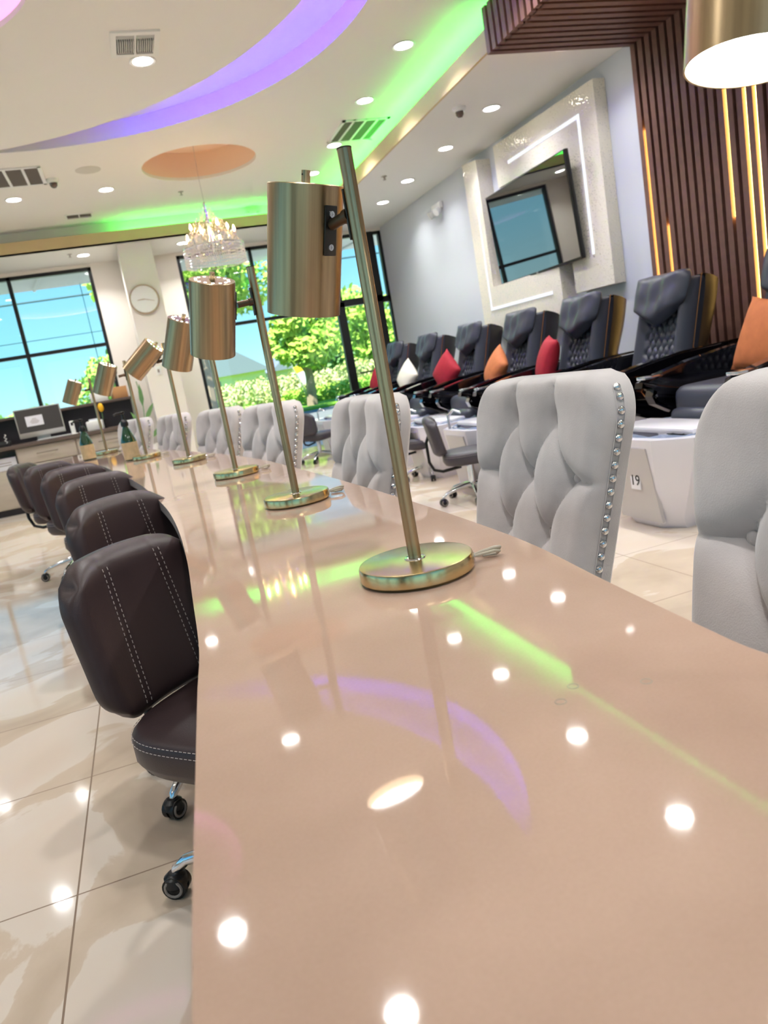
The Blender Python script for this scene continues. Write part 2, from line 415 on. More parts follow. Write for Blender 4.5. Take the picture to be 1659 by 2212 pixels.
sm.build('pane_seam', mat('seam_green', rgb(50, 120, 110), .4), w1)
w2 = window('window_2', [1.98], [1.93], .97, 3.14, .12, 2.93)
MB().bb(1.0, 3.12, YF+.02, YF+.09, .30, .36).build('rail', M_black, w2, smooth=False)
w3 = window('window_3', [3.80], [], 3.14, 3.94, 1.96, 2.93)
w4 = window('window_4', [], [1.93], 3.78, 3.94, .12, 1.97, t=.03)
dr = MB(); 
dr.bb(3.08, 3.20, YF+.0, YF+.09, 0, 2.0); dr.bb(3.70, 3.80, YF, YF+.09, 0, 2.93); dr.bb(3.1, 3.8, YF, YF+.09, 1.93, 2.03); dr.bb(3.1, 3.8, YF, YF+.09, .05, .25)
dd = dr.build('door_1', M_black, smooth=False, kind='structure')
MB().bb(3.2, 3.7, YF+.04, YF+.046, .2, 1.95).build('pane', M_glass, dd, smooth=False)
MB().tube([(3.25, YF-.0, .95), (3.25, YF-.05, .95), (3.65, YF-.05, .95), (3.65, YF, .95)], .012).build('push_bar', M_black, dd)
k_ = 5
for y_ in (-3.0, -.1, 2.8, 5.7, 8.6):  # unseen left-wall windows, added to let more daylight in
    y2 = y_+2.4 if y_ < 8 else 10.5
    q = MB(); q.bb(XL-.1, XL-.04, y_, y2, .5, .55); q.bb(XL-.1, XL-.04, y_, y2, 2.85, 2.9); q.bb(XL-.1, XL-.04, y_, y2, 1.9, 1.94)
    for yy in (y_, (y_+y2)/2-.02, y2-.04): q.bb(XL-.1, XL-.04, yy, yy+.04, .5, 2.9)
    q = q.build('window_%d' % k_, M_black, smooth=False, kind='structure'); k_ += 1
    MB().bb(XL-.073, XL-.067, y_, y2, .52, 2.88).build('pane', M_glass, q, smooth=False)
for x_ in (-5.26, -2.26, .74):  # back-wall windows behind the camera, likewise added for daylight
    x2 = x_+(2.26 if x_ < 0 else 2.46)
    q = MB(); q.bb(x_, x2, YB-.1, YB-.04, .5, .55); q.bb(x_, x2, YB-.1, YB-.04, 2.85, 2.9); q.bb((x_+x2)/2-.02, (x_+x2)/2+.02, YB-.1, YB-.04, .5, 2.9)
    q = q.build('window_%d' % k_, M_black, smooth=False, kind='structure'); k_ += 1
    MB().bb(x_, x2, YB-.073, YB-.067, .52, 2.88).build('pane', M_glass, q, smooth=False)
struct('baseboard_right', MB().bb(XR-.012, XR, YB, YF, 0, .1), M_wall)

# ------------------------------------------------------------------ ceiling fixtures
def downlight(first, x, y, z, label, group):
    if first is None:
        t = thing('downlight', (x, y, z), 0, label, 'ceiling light', group)
        MB().lathe([(.066, -.001), (.084, -.001), (.088, -.006), (.084, -.009), (.066, -.005), (.066, -.001)], n=32).build('trim_ring', M_trimw, t)
        MB().lathe([(0, -.004), (.067, -.004), (.067, -.001), (0, -.001)], n=28).build('lens', M_down, t)
        ld = bpy.data.lights.new('light_source', 'AREA'); ld.shape = 'DISK'; ld.size = .12; ld.energy = 3.5; ld.spread = math.radians(125); ld.color = (.95, .95, .94)
        lo = bpy.data.objects.new('light_source', ld); col.objects.link(lo); lo.parent = t; lo.location = (0, 0, -.012)
        return t
    return dup(first, (x, y, z), 0, label, group)
DL = [
 (2.42, 5.52, ZC, 'round downlight in the raised ceiling, nearest one left of the green glow', 'v'),
 (2.44, 6.56, ZC, 'round downlight in the raised ceiling, between the green-edged grille and the nearer light', 'v'),
 (2.47, 7.73, ZC, 'round downlight just beyond the corner of the green-lit ceiling grille', 'v'),
 (2.47, 8.69, ZC, 'round downlight half hidden behind the nearest lamp head and its stub', 'v'),
 (.56, 5.55, ZC, 'round downlight beside the white slotted air vent', 'v'),
 (.22, 8.52, ZC, 'round downlight left of the chandelier recess, beyond the flat speaker', 'v'),
 (-.67, 8.56, ZC, 'round downlight at the left edge of the picture, below the wide return grille', 'v'),
 (3.40, 4.96, ZS, 'round downlight on the lower ceiling right at the walnut slats', 's'),
 (3.40, 6.13, ZS, 'round downlight on the lower ceiling beside the nearer dome camera', 's'),
 (3.42, 7.17, ZS, 'second downlight past the dome camera on the lower ceiling along the chair wall', 's'),
 (3.43, 8.29, ZS, 'third downlight on the lower ceiling along the chair wall', 's'),
 (3.45, 9.24, ZS, 'farthest downlight on the lower ceiling along the chair wall', 's'),
 (1.04, 10.25, ZS, 'downlight on the window soffit beside the chandelier', 's'),
 (-.18, 10.25, ZS, 'downlight on the window soffit above the left window, left of the column', 's')]
# further lights: some mirrored in table and floor, others unseen, added as fill
DL += [(2.37, 4.27, ZC, '', 'r'), (2.34, 3.19, ZC, '', 'r'), (.49, 2.74, ZC, '', 'r'), (-.14, 3.64, ZC, '', 'r'),
       (2.3, 2.1, ZC, '', 'r'), (2.3, 1.0, ZC, '', 'r'), (2.3, -1.2, ZC, '', 'r'), (.3, .4, ZC, '', 'r'), (.2, -1.8, ZC, '', 'r'), (-1.65, 6.95, ZC, '', 'r'),
       (-1.6, 8.9, ZC, '', 'r'), (-2.5, 9.25, ZC, '', 'r'), (-2.2, 4.6, ZC, '', 'r'), (-3.8, 6.5, ZC, '', 'r'), (-3.8, 3.0, ZC, '', 'r'), (-2.2, 1.2, ZC, '', 'r'), (-3.8, -1, ZC, '', 'r'),
       (3.4, 3.8, ZS, '', 'r'), (3.4, 2.4, ZS, '', 'r')]
dl0 = None
for x, y, z, lab, g in DL:
    lab = lab or 'round downlight in the ceiling rows overhead, one of those mirrored below or added as fill'
    gg = {'v': 'downlights in the raised ceiling', 's': 'downlights in the lower ceiling', 'r': 'downlights mirrored in the table'}[g]
    o = downlight(dl0, x, y, z, lab, gg)
    dl0 = dl0 or o
    if z == ZS and y < 10:
        for c in child(o, 'light_source'):
            c.data = soft_ld = bpy.data.lights.get('soffit_light') or c.data.copy(); soft_ld.name = 'soffit_light'; soft_ld.energy = 2.2

def vent_grille(loc, lx, ly, nb, label, rz=0):
    t = thing('ceiling_grille', loc, rz, label, 'air vent', 'return air grilles')
    f = MB(); w = .03
    f.bb(-lx/2, lx/2, -ly/2, -ly/2+w, -.012, 0); f.bb(-lx/2, lx/2, ly/2-w, ly/2, -.012, 0)
    f.bb(-lx/2, -lx/2+w, -ly/2, ly/2, -.012, 0); f.bb(lx/2-w, lx/2, -ly/2, ly/2, -.012, 0)
    for i in range(1, nb): x = -lx/2+lx*i/nb; f.bb(x-.012, x+.012, -ly/2, ly/2, -.011, 0)
    f.build('frame', M_trimw, t, smooth=False)
    s = MB()
    n = int((ly-.06)/.022)
    for i in range(n):
        y = -ly/2+.035+i*(ly-.07)/max(1, n-1); s.box((0, y, -.004), (lx-.06, .004, .012), M=None)
    s.build('louvres', mat('louvre_grey', rgb(150, 140, 132), .6) if 'louvre_grey' not in MATS else MATS['louvre_grey'], t, smooth=False)
    MB().bb(-lx/2+.02, lx/2-.02, -ly/2+.02, ly/2-.02, -.003, -.001).build('backing', mat('vent_dark', rgb(92, 84, 80), .9) if 'vent_dark' not in MATS else MATS['vent_dark'], t, smooth=False)
    return t
vent_grille((2.60, 7.32, ZC), .47, .60, 4, 'wide return air grille touched by the green ceiling glow')
vent_grille((-.62, 7.83, ZC), .62, .56, 4, 'wide white return air grille at the left edge of the picture')
# slotted supply vent near, and the small far one
sv = thing('supply_vent', (.51, 5.29, ZC), 0, 'white slotted supply vent with twin rows of louvres above a downlight', 'air vent')
f = MB(); f.holed([(-.15, -.17), (.15, -.17), (.15, .17), (-.15, .17)], [[(-.115, -.13), (-.006, -.13), (-.006, .13), (-.115, .13)], [(.006, -.13), (.115, -.13), (.115, .13), (.006, .13)]], -.012, 0)
f.build('frame', M_trimw, sv, smooth=False)
s = MB()
for sx in (-1, 1):
    for i in range(8):
        s.box((sx*.0605+(-.0455+i*.013), -.0, -.014), (.004, .16, .02), M=None)
    for i in range(4): s.box((sx*.0605, -.12+i*.012, -.006), (.105, .003, .01))
s.build('louvres', M_trimw, sv, smooth=False)
MB().bb(-.13, .13, -.15, .15, -.003, -.001).build('backing', MATS['vent_dark'], sv, smooth=False)
fv = thing('supply_vent', (-.11, 9.46, ZC), 0, 'small dark slotted vent in the ceiling near the far fascia', 'air vent')
MB().holed([(-.15, -.1), (.15, -.1), (.15, .1), (-.15, .1)], [[(-.13, -.08), (-.01, -.08), (-.01, .08), (-.13, .08)], [(.01, -.08), (.13, -.08), (.13, .08), (.01, .08)]], -.012, 0).build('frame', M_trimw, fv, smooth=False)
s = MB()
for i in range(14): s.box((-.12+i*.0185, 0, -.008), (.004, .15, .014))
s.build('louvres', MATS['louvre_grey'], fv, smooth=False)
MB().bb(-.14, .14, -.09, .09, -.003, -.001).build('backing', MATS['vent_dark'], fv, smooth=False)

def dome(loc, label):
    t = thing('dome_camera', loc, 0, label, 'security camera', 'dome cameras')
    MB().lathe([(0, 0), (.055, 0), (.055, -.02), (.04, -.035), (.0, -.035)], n=28).build('housing', M_trimw, t)
    MB().lathe([(.038, -.034), (.034, -.06), (.018, -.078), (0, -.082)], n=24).build('dome', M_gloss if False else mat('dome_brown', rgb(88, 66, 50), .1, coat=1) if 'dome_brown' not in MATS else MATS['dome_brown'], t)
dome((3.06, 6.05, ZS), 'small dome camera on the lower ceiling between two downlights')
dome((-.25, 8.0, ZC), 'small dome camera on the raised ceiling next to the left grille')
sp = thing('ceiling_speaker', (.083, 7.81, ZC), 0, 'flat round white speaker flush in the ceiling left of the chandelier recess', 'speaker')
MB().lathe([(0, -.006), (.10, -.006), (.115, -.003), (.115, 0), (0, 0)], n=40).build('grille_cover', mat('speaker_white', rgb(208, 202, 192), .8), sp)
for i, (x, y, z, lab) in enumerate([(1.0, 8.9, ZC, 'tiny sprinkler head in the ceiling beyond the chandelier recess'), (-.33, 10.1, ZS, 'tiny sprinkler head on the window soffit left of its downlight'), (3.05, 8.0, ZS, 'tiny sprinkler head on the lower ceiling by the chair wall')]):
    t = thing('sprinkler_head', (x, y, z), 0, lab, 'sprinkler', 'sprinkler heads')
    MB().lathe([(0, 0), (.03, 0), (.03, -.004), (.01, -.008), (.008, -.03), (.018, -.034), (.018, -.037), (0, -.037)], n=16).build('body', M_pane2, t)
em = thing('emergency_light', (XR, 8.68, 2.72), 0, 'white twin-headed emergency light high on the right wall', 'emergency light')
MB().bb(-.05, -.001, -.13, .13, -.03, .05, bev=.012).build('housing', M_trimw, em)
for s_ in (-1, 1): MB().cyl((-.03, s_*.08, -.03), (-.10, s_*.10, -.07), .03, .045).build('lamp_head', M_trimw, em)
em2 = thing('emergency_light', (1.95, 9.958, 3.17), 0, 'small twin-headed emergency light catching the green cove glow', 'emergency light')
MB().bb(-.10, .10, -.04, -.001, -.02, .04, bev=.01).build('housing', M_trimw, em2)
for s_ in (-1, 1): MB().cyl((s_*.06, -.03, .0), (s_*.07, -.07, -.03), .02, .028).build('lamp_head', M_trimw, em2)

# ------------------------------------------------------------------ chandelier
ch = thing('crystal_chandelier', (1.05, 7.62, 0), 0, 'crystal chandelier with lit candle bulbs hanging below the round peach recess', 'chandelier')
b = MB(); b.tube([(.04, .2, 3.52), (.0, .02, 3.05), (0, 0, 2.80)], .004, n=6); b.build('chain', M_chrome, ch)
MB().lathe([(0, 3.52), (.06, 3.52), (.05, 3.49), (0, 3.48)], (.04, .2, 0), n=20).build('canopy', M_chrome, ch)
b = MB(); b.lathe([(0, 2.82), (.02, 2.80), (.015, 2.70), (.035, 2.64), (.02, 2.58), (.03, 2.50), (.05, 2.44), (.02, 2.38), (0, 2.34)], n=16)
rim = lambda r, z, t_=.006: b.tube([(r*math.cos(2*PI*i/36), r*math.sin(2*PI*i/36), z) for i in range(36)], t_, n=6, closed=True)
rim(.29, 2.40); rim(.14, 2.36, .004)
b.build('frame', M_chrome, ch)
NA = 8
for i in range(NA):
    a = 2*PI*i/NA+.3; c_, s_ = math.cos(a), math.sin(a)
    r_ = .24 if i % 2 else .19; zt_ = 2.50 if i % 2 else 2.56
    ar = MB().tube([(r*c_, r*s_, z) for r, z in ((.02, 2.44), (.08, 2.38), (.16, 2.39), (r_-.01, 2.43), (r_, zt_-.05))], .005, n=6).build('arm', M_chrome, ch)
    MB().lathe([(0, zt_-.055), (.022, zt_-.045), (.024, zt_-.04), (.009, zt_-.04), (.008, zt_), (0, zt_)], (r_*c_, r_*s_, 0), n=12).build('candle', M_cream, ch)
    MB().lathe([(0, zt_), (.013, zt_+.018), (.009, zt_+.04), (0, zt_+.065)], (r_*c_, r_*s_, 0), n=10).build('bulb', M_candle, ch)
b = MB()
def drop(x, y, z, s_):
    vs = [b.b.verts.new((x, y, z+s_*.4)), b.b.verts.new((x, y, z-s_))]
    q = [b.b.verts.new((x+s_*.42*math.cos(k*PI/2+x*50), y+s_*.42*math.sin(k*PI/2+x*50), z)) for k in range(4)]
    for k in range(4):
        b.b.faces.new((vs[0], q[k], q[(k+1) % 4])); b.b.faces.new((vs[1], q[(k+1) % 4], q[k]))
for i in range(90):
    a = 2*PI*i/90
    for k in range(6): drop(.29*math.cos(a), .29*math.sin(a), 2.385-.028*k, .017)
for i in range(36):
    a = 2*PI*i/36
    for k in range(3): drop(.15*math.cos(a), .15*math.sin(a), 2.34-.03*k, .014)
for i in range(520):
    t = random.random(); a = random.random()*2*PI; r = .04+.25*t; z = 2.72-.30*t**.8+random.uniform(-.06, .06)
    drop(r*math.cos(a), r*math.sin(a), z, random.uniform(.011, .02))
b.build('crystals', M_crystal, ch, smooth=False, kind='stuff')

# ------------------------------------------------------------------ walnut slat feature
sl = thing('slatted_wall_feature', (0, 0, 0), 0, 'walnut slat feature with warm light strips on the right wall and lower ceiling', 'wall panel')
pitch = .0775; ys = [4.88-pitch*i for i in range(44)]
b = MB()
for y in ys:
    b.bb(XR-.055, XR-.012, y-.024, y+.024, .0, ZS-.012)
    b.bb(2.78, XR-.055, y-.024, y+.024, ZS-.055, ZS-.012)
    b.bb(2.745, 2.79, y-.024, y+.024, ZS-.055, 3.20)
b.build('slats', M_slat, sl, smooth=False)
b = MB(); y0 = ys[-1]-.04; y1 = ys[0]+.024
b.bb(XR-.012, XR-.002, y0, y1, 0, ZS-.002); b.bb(2.79, XR-.012, y0, y1, ZS-.012, ZS-.002); b.bb(2.788, 2.798, y0, y1, ZS-.02, 3.2)
b.build('backing', M_slatback, sl, smooth=False)
for y, z0, z1 in [(4.842, .3, 2.34), (4.687, .3, 1.64), (4.532, .2, .80), (4.067, 1.55, 2.75), (3.912, .9, 2.9), (3.835, 1.2, 2.9), (3.525, .4, 2.2), (3.06, .5, 2.6), (2.595, .3, 1.9)]:
    MB().bb(XR-.034, XR-.013, y-.009, y+.009, z0, z1, bev=.003).build('led_strip', M_warm, sl)

# ------------------------------------------------------------------ TV and sparkling surround
pn = thing('tv_surround', (0, 0, 0), 0, 'sparkling cream wall surround of two interlocking L shapes around the television', 'wall panel')
b = MB(); b.prism([(5.30, 1.33), (5.86, 1.33), (5.86, 2.50), (6.98, 2.50), (6.98, 2.89), (5.30, 2.86)], XR-.11, XR-.002, ax=0)
b.build('upper_panel', M_glit, pn, smooth=False)
b = MB(); b.prism([(6.0, 1.14), (7.60, 1.14), (7.60, 2.90), (7.28, 2.86), (7.28, 1.60), (6.0, 1.60)], XR-.16, XR-.002, ax=0)
b.build('lower_panel', M_glit, pn, smooth=False)
b = MB(); x0 = XR-.118; x1 = XR-.111
b.bb(x0, x1, 5.53, 6.72, 2.655, 2.685); b.bb(x0, x1, 5.52, 5.55, 1.60, 2.685)
b.build('light_channel', M_ledw, pn, smooth=False)
b = MB(); x0 = XR-.168; x1 = XR-.161
b.bb(x0, x1, 7.36, 7.39, 1.37, 2.43); b.bb(x0, x1, 6.15, 7.39, 1.37, 1.40)
b.build('light_channel', M_ledw, pn, smooth=False)
tv = thing('television', (3.75, 6.36, 2.02), 0, 'large flat television reaching out from the sparkling wall surround', 'television')
b = MB(); b.bb(0, .04, -.77, .77, -.435, .435, bev=.006); b.build('bezel', M_blackpl, tv)
MB().bb(-.003, .001, -.755, .755, -.415, .425).build('screen', M_tv, tv, smooth=False)
b = MB(); b.bb(.04, .09, -.45, .45, -.3, .25, bev=.01); b.bb(.09, .185, -.12, .12, -.15, .15); b.build('wall_mount', M_blackpl, tv)
text_mesh('maker_mark', 'LG', .028, M_alu, tv, Matrix.Translation((-.004, 0, -.426)) @ Matrix(((0, 0, -1, 0), (-1, 0, 0, 0), (0, 1, 0, 0), (0, 0, 0, 1))))
tv.rotation_euler = (0, math.radians(-3.4), math.radians(-1.8))

# ------------------------------------------------------------------ clock, outlet
ck = thing('wall_clock', (.40, 9.868, 2.30), 0, 'round white wall clock with a tan rim on the column', 'clock')
MC = Matrix.Rotation(PI/2, 4, 'X')
MB().lathe([(0, 0), (.178, 0), (.178, .03), (.165, .034), (.160, .022), (0, .022)], n=48, M=MC).build('rim', M_clockr, ck)
MB().lathe([(0, .0225), (.160, .0225), (.160, .024), (0, .024)], n=48, M=MC).build('face', M_trimw, ck)
for nm, a, l, w in (('hour_hand', 1.62, .085, .006), ('minute_hand', -1.85, .12, .004)):
    MB().prism([(-w, 0), (w, 0), (w*.5, l), (-w*.5, l)], -.028, -.026, ax=1, M=Matrix.Rotation(-a, 4, 'Y')).build(nm, M_clockr, ck, smooth=False)
b = MB()
for i in range(12):
    a = 2*PI*i/12; b.box((.145*math.sin(a), -.0255, .145*math.cos(a)), (.005, .002, .005))
b.build('hour_marks', M_clockr, ck, smooth=False)
ou = thing('wall_socket', (.372, 9.868, 1.43), 0, 'small white socket plate low on the column', 'socket')
MB().bb(-.035, .035, -.008, 0, -.055, .055, bev=.003).build('plate', M_trimw, ou)
MB().bb(-.012, .012, -.012, -.008, -.02, .02).build('outlet', MATS['louvre_grey'], ou)

# ------------------------------------------------------------------ wavy manicure table
Lk = [(-.20, -.9), (-.12, -.5), (-.07, -.1), (-.045, .2), (-.038, .31), (-.032, .393), (-.021, .519), (-.006, .691), (.006, .823), (.014, 1.026), (.025, 1.353), (.026, 1.749), (.009, 2.147), (-.051, 2.86), (-.152, 3.644), (-.265, 4.42), (-.42, 5.0), (-.60, 5.45), (-.80, 5.72)]
Rk = [(.42, -.9), (.52, -.4), (.585, 0), (.60, .2), (.575, .33), (.50, .395), (.43, .425), (.4155, .445), (.420, .522), (.436, .685), (.457, .866), (.464, 1.061), (.463, 1.379), (.452, 1.80), (.43, 2.3), (.40, 2.8), (.34, 3.3), (.26, 3.8), (.15, 4.4), (.02, 5.0), (-.15, 5.5), (-.36, 6.08), (-.50, 6.10), (-.64, 5.96)]
def smooth_line(P, n=6):
    out = []
    for i in range(len(P)-1):
        p0 = V(P[max(i-1, 0)]); p1 = V(P[i]); p2 = V(P[i+1]); p3 = V(P[min(i+2, len(P)-1)])
        for k in range(n):
            t = k/n
            out.append(tuple(.5*((2*p1)+(-p0+p2)*t+(2*p0-5*p1+4*p2-p3)*t*t+(-p0+3*p1-3*p2+p3)*t**3)))
    out.append(tuple(P[-1])); return out
edge = smooth_line(Rk)+smooth_line(Lk)[::-1]
tb = thing('manicure_table', (0, 0, 0), 0, 'long winding glossy taupe stone manicure table with rippling edges', 'table')
tt = MB().prism(edge, ZT-.03, ZT).build('table_top', M_quartz, tb, angle=30)
tt.data.materials.append(M_qedge)
for p in tt.data.polygons:
    if abs(p.normal.z) < .5: p.material_index = 1
def inset(P, dx): return [(x+dx, y) for x, y in P]
ap = MB().prism(inset(smooth_line(Rk)[40:-20], -.09)+inset(smooth_line(Lk)[:-8], .09)[::-1], ZT-.10, ZT-.031)
ap.build('apron', M_blackpl, tb)
for x, y, a in [(.22, -.3, 0), (.235, 1.9, 0), (.10, 3.7, .15), (-.32, 5.3, .5)]:
    MB().box((0, 0, .33), (.30, .10, .66), M=Matrix.Translation((x, y, 0)) @ Matrix.Rotation(a, 4, 'Z'), bev=.006).build('pedestal', M_cab, tb)
for x, y in ((.271, .484), (.250, .468), (.318, .456)):
    MB().tube([(x+.0042*math.cos(2*PI*i/20), y+.0042*math.sin(2*PI*i/20), ZT+.0001) for i in range(20)], .0004, n=4, closed=True).build('dried_ring', MATS['clear_cable'], tt)

# ------------------------------------------------------------------ brass desk lamps
def shade_matrix(piv, phi, roll, pitch_):
    Rz = Matrix.Rotation(phi, 3, 'Z'); R = Rz.inverted() @ Matrix.Rotation(math.radians(pitch_), 3, 'X') @ Matrix.Rotation(math.radians(roll), 3, 'Y') @ Rz
    return Matrix.Translation(piv) @ R.to_4x4()
def make_lamp():
    t = thing('desk_lamp', (0, 0, ZT), 0, '', 'lamp', 'brushed brass lamps along the table')
    MB().lathe([(0, .0025), (.068, .0025), (.068, 0.0)]+[(.070, .0), (.0725, .003), (.074, .004), (.0745, .018), (.073, .0212), (.070, .022), (0, .022)], n=72).build('base', M_brassb, t, angle=30)
    MB().lathe([(0, .022), (.014, .022), (.013, .0235), (.0085, .024), (0, .024)], n=32).build('collar', M_chrome, t)
    MB().cyl((0, 0, .022), (0, 0, .517), .0085, n=32).build('pole', M_brass, t)
    MB().cyl((0, 0, .517), (0, 0, .5185), .0088, n=32).build('pole_cap', M_bronze, t)
    # arm toward -X: slim plate on the pole, dark knuckle, short tube
    b = MB(); b.box((-.0095, 0, .447), (.003, .012, .058), bev=.001); b.build('pole_plate', M_gun, t)
    b = MB(); b.cyl((-.010, 0, .447), (-.018, 0, .4465), .0085, n=20); b.cyl((-.018, 0, .4465), (-.044, 0, .444), .0068, .0068, n=20); b.build('arm', M_bronze, t)
    # shade, origin at its pivot
    sh = bpy.data.objects.new('lamp_shade', None)
    r, hb, ht = .0475, -.103, .052; cx = -.0475-.004
    prof = [(r-.0015, hb), (r, hb-.0005), (r, ht-.001), (r-.001, ht), (0, ht), (0, ht-.0015), (r-.0025, ht-.0015), (r-.0015, hb)]
    so = MB().lathe(prof, (cx, 0, 0), n=72).build('lamp_shade', M_brass, t, angle=30)
    MB().lathe([(0, hb+.012), (.0455, hb+.012), (.0455, hb+.0135), (0, hb+.0135)], (cx, 0, 0), n=40).build('diffuser', M_bulb, so)
    b = MB(); b.cyl((cx, 0, ht), (cx, 0, ht+.016), .0055, n=20); b.build('finial', M_brass, so)
    MB().sph((cx-.0, -.0055, ht+.011), .0012, 8).build('finial_hole', M_ink, so)
    b = MB()
    for i in range(14):
        a = 2*PI*i/14; b.lathe([(0, ht+.0004), (.0032, ht+.0004)], (cx+.034*math.cos(a), .034*math.sin(a), 0), n=10)
    b.build('vent_holes', M_hole, so, smooth=False)
    b = MB(); b.box((-.0030, 0, 0), (.0022, .019, .058), bev=.001); b.build('bracket', M_gun, so)
    for z in (-.019, .019):
        b = MB(); b.cyl((-.002, 0, z), (-.0002, 0, z), .0042, .0038, n=16); b.box((0, 0, z), (.0008, .005, .0011)); b.box((0, 0, z), (.0008, .0011, .005)); b.build('screw', M_chrome, so)
    # clear cable loop out of the base rim
    cb = MB(); cb.tube([(.072, 0, .009), (.085, .001, .012), (.104, .003, .014), (.113, .008, .012), (.112, .016, .006), (.100, .020, .0035), (.085, .022, .0035)], .0024, n=8)
    cb.tube([(.073, -.003, .009), (.086, -.002, .010), (.103, -.001, .011), (.111, .004, .008), (.108, .010, .0035), (.09, .012, .0035)], .002, n=8)
    co = cb.build('cable', M_cable, t)
    MB().cyl((.0725, 0, .009), (.0760, 0, .009), .006, n=16).build('grommet', M_chrome, t)
    return t
bpy.data.objects.remove(bpy.data.objects['x']) if 'x' in bpy.data.objects else None
lamp0 = make_lamp()
LAMPS = [  # x, y, phi, roll, pitch, pivot distance, label
 (.292, .879, math.radians(-65), 9, 14, .046, 'nearest whole brass lamp, large upright head with a twin-screw bracket facing the viewer'),
 (.295, 1.651, math.radians(6), 9, 20, .046, 'second whole brass lamp from the front, head with a ring of lit holes on top'),
 (.260, 2.452, math.radians(-28), 18, 20, .035, 'third whole brass lamp, its head half hidden behind the head in front'),
 (.171, 3.393, math.radians(0), 48, 20, .04, 'fourth whole brass lamp, head swung sharply sideways showing its pierced top'),
 (-.002, 4.173, math.radians(0), 24, 12, .055, 'fifth whole brass lamp, behind the pump bottle, head tilted in front of the left window'),
 (-.251, 5.475, math.radians(0), 27, 5, .065, 'farthest brass lamp at the left end of the table, small tilted head'),
 (.523, .297, math.radians(-88), 10, 0, .145, 'cropped brass lamp at the top right, its glowing round opening seen from below')]
for i, (x, y, phi, roll, pit, pd, lab) in enumerate(LAMPS):
    o = lamp0 if i == 0 else dup(lamp0, (x, y, ZT), phi, lab)
    o.location = (x, y, ZT); o.rotation_euler = (0, 0, phi); o['label'] = lab
for o in [x for x in col.objects if x.name.startswith('desk_lamp')]:
    x, y = o.location.x, o.location.y
    L_ = min(LAMPS, key=lambda l: (l[0]-x)**2+(l[1]-y)**2)
    zz = .447 if L_[1] > .5 else .548
    for c in child(o, 'lamp_shade'): c.matrix_local = shade_matrix((-L_[5], 0, zz-(.010 if .5 < L_[1] < 1 else .003)), L_[2], L_[3], L_[4])
    for c in child(o, 'arm')+child(o, 'pole_plate'):
        if L_[1] < .5:
            c.location = (0, 0, .09)
            if c.name.startswith('arm'): c.scale = (3.2, 1, 1)
    if L_[1] < .5:
        for c in child(o, 'pole'): c.scale = (1, 1, 1.17)
        for c in child(o, 'pole_cap'): c.location = (0, 0, .088)
    for nm in ('cable', 'grommet'):
        for c in child(o, nm): c.rotation_euler = (0, 0, -L_[2]-math.radians(12 if L_[1] < 1 else 0))

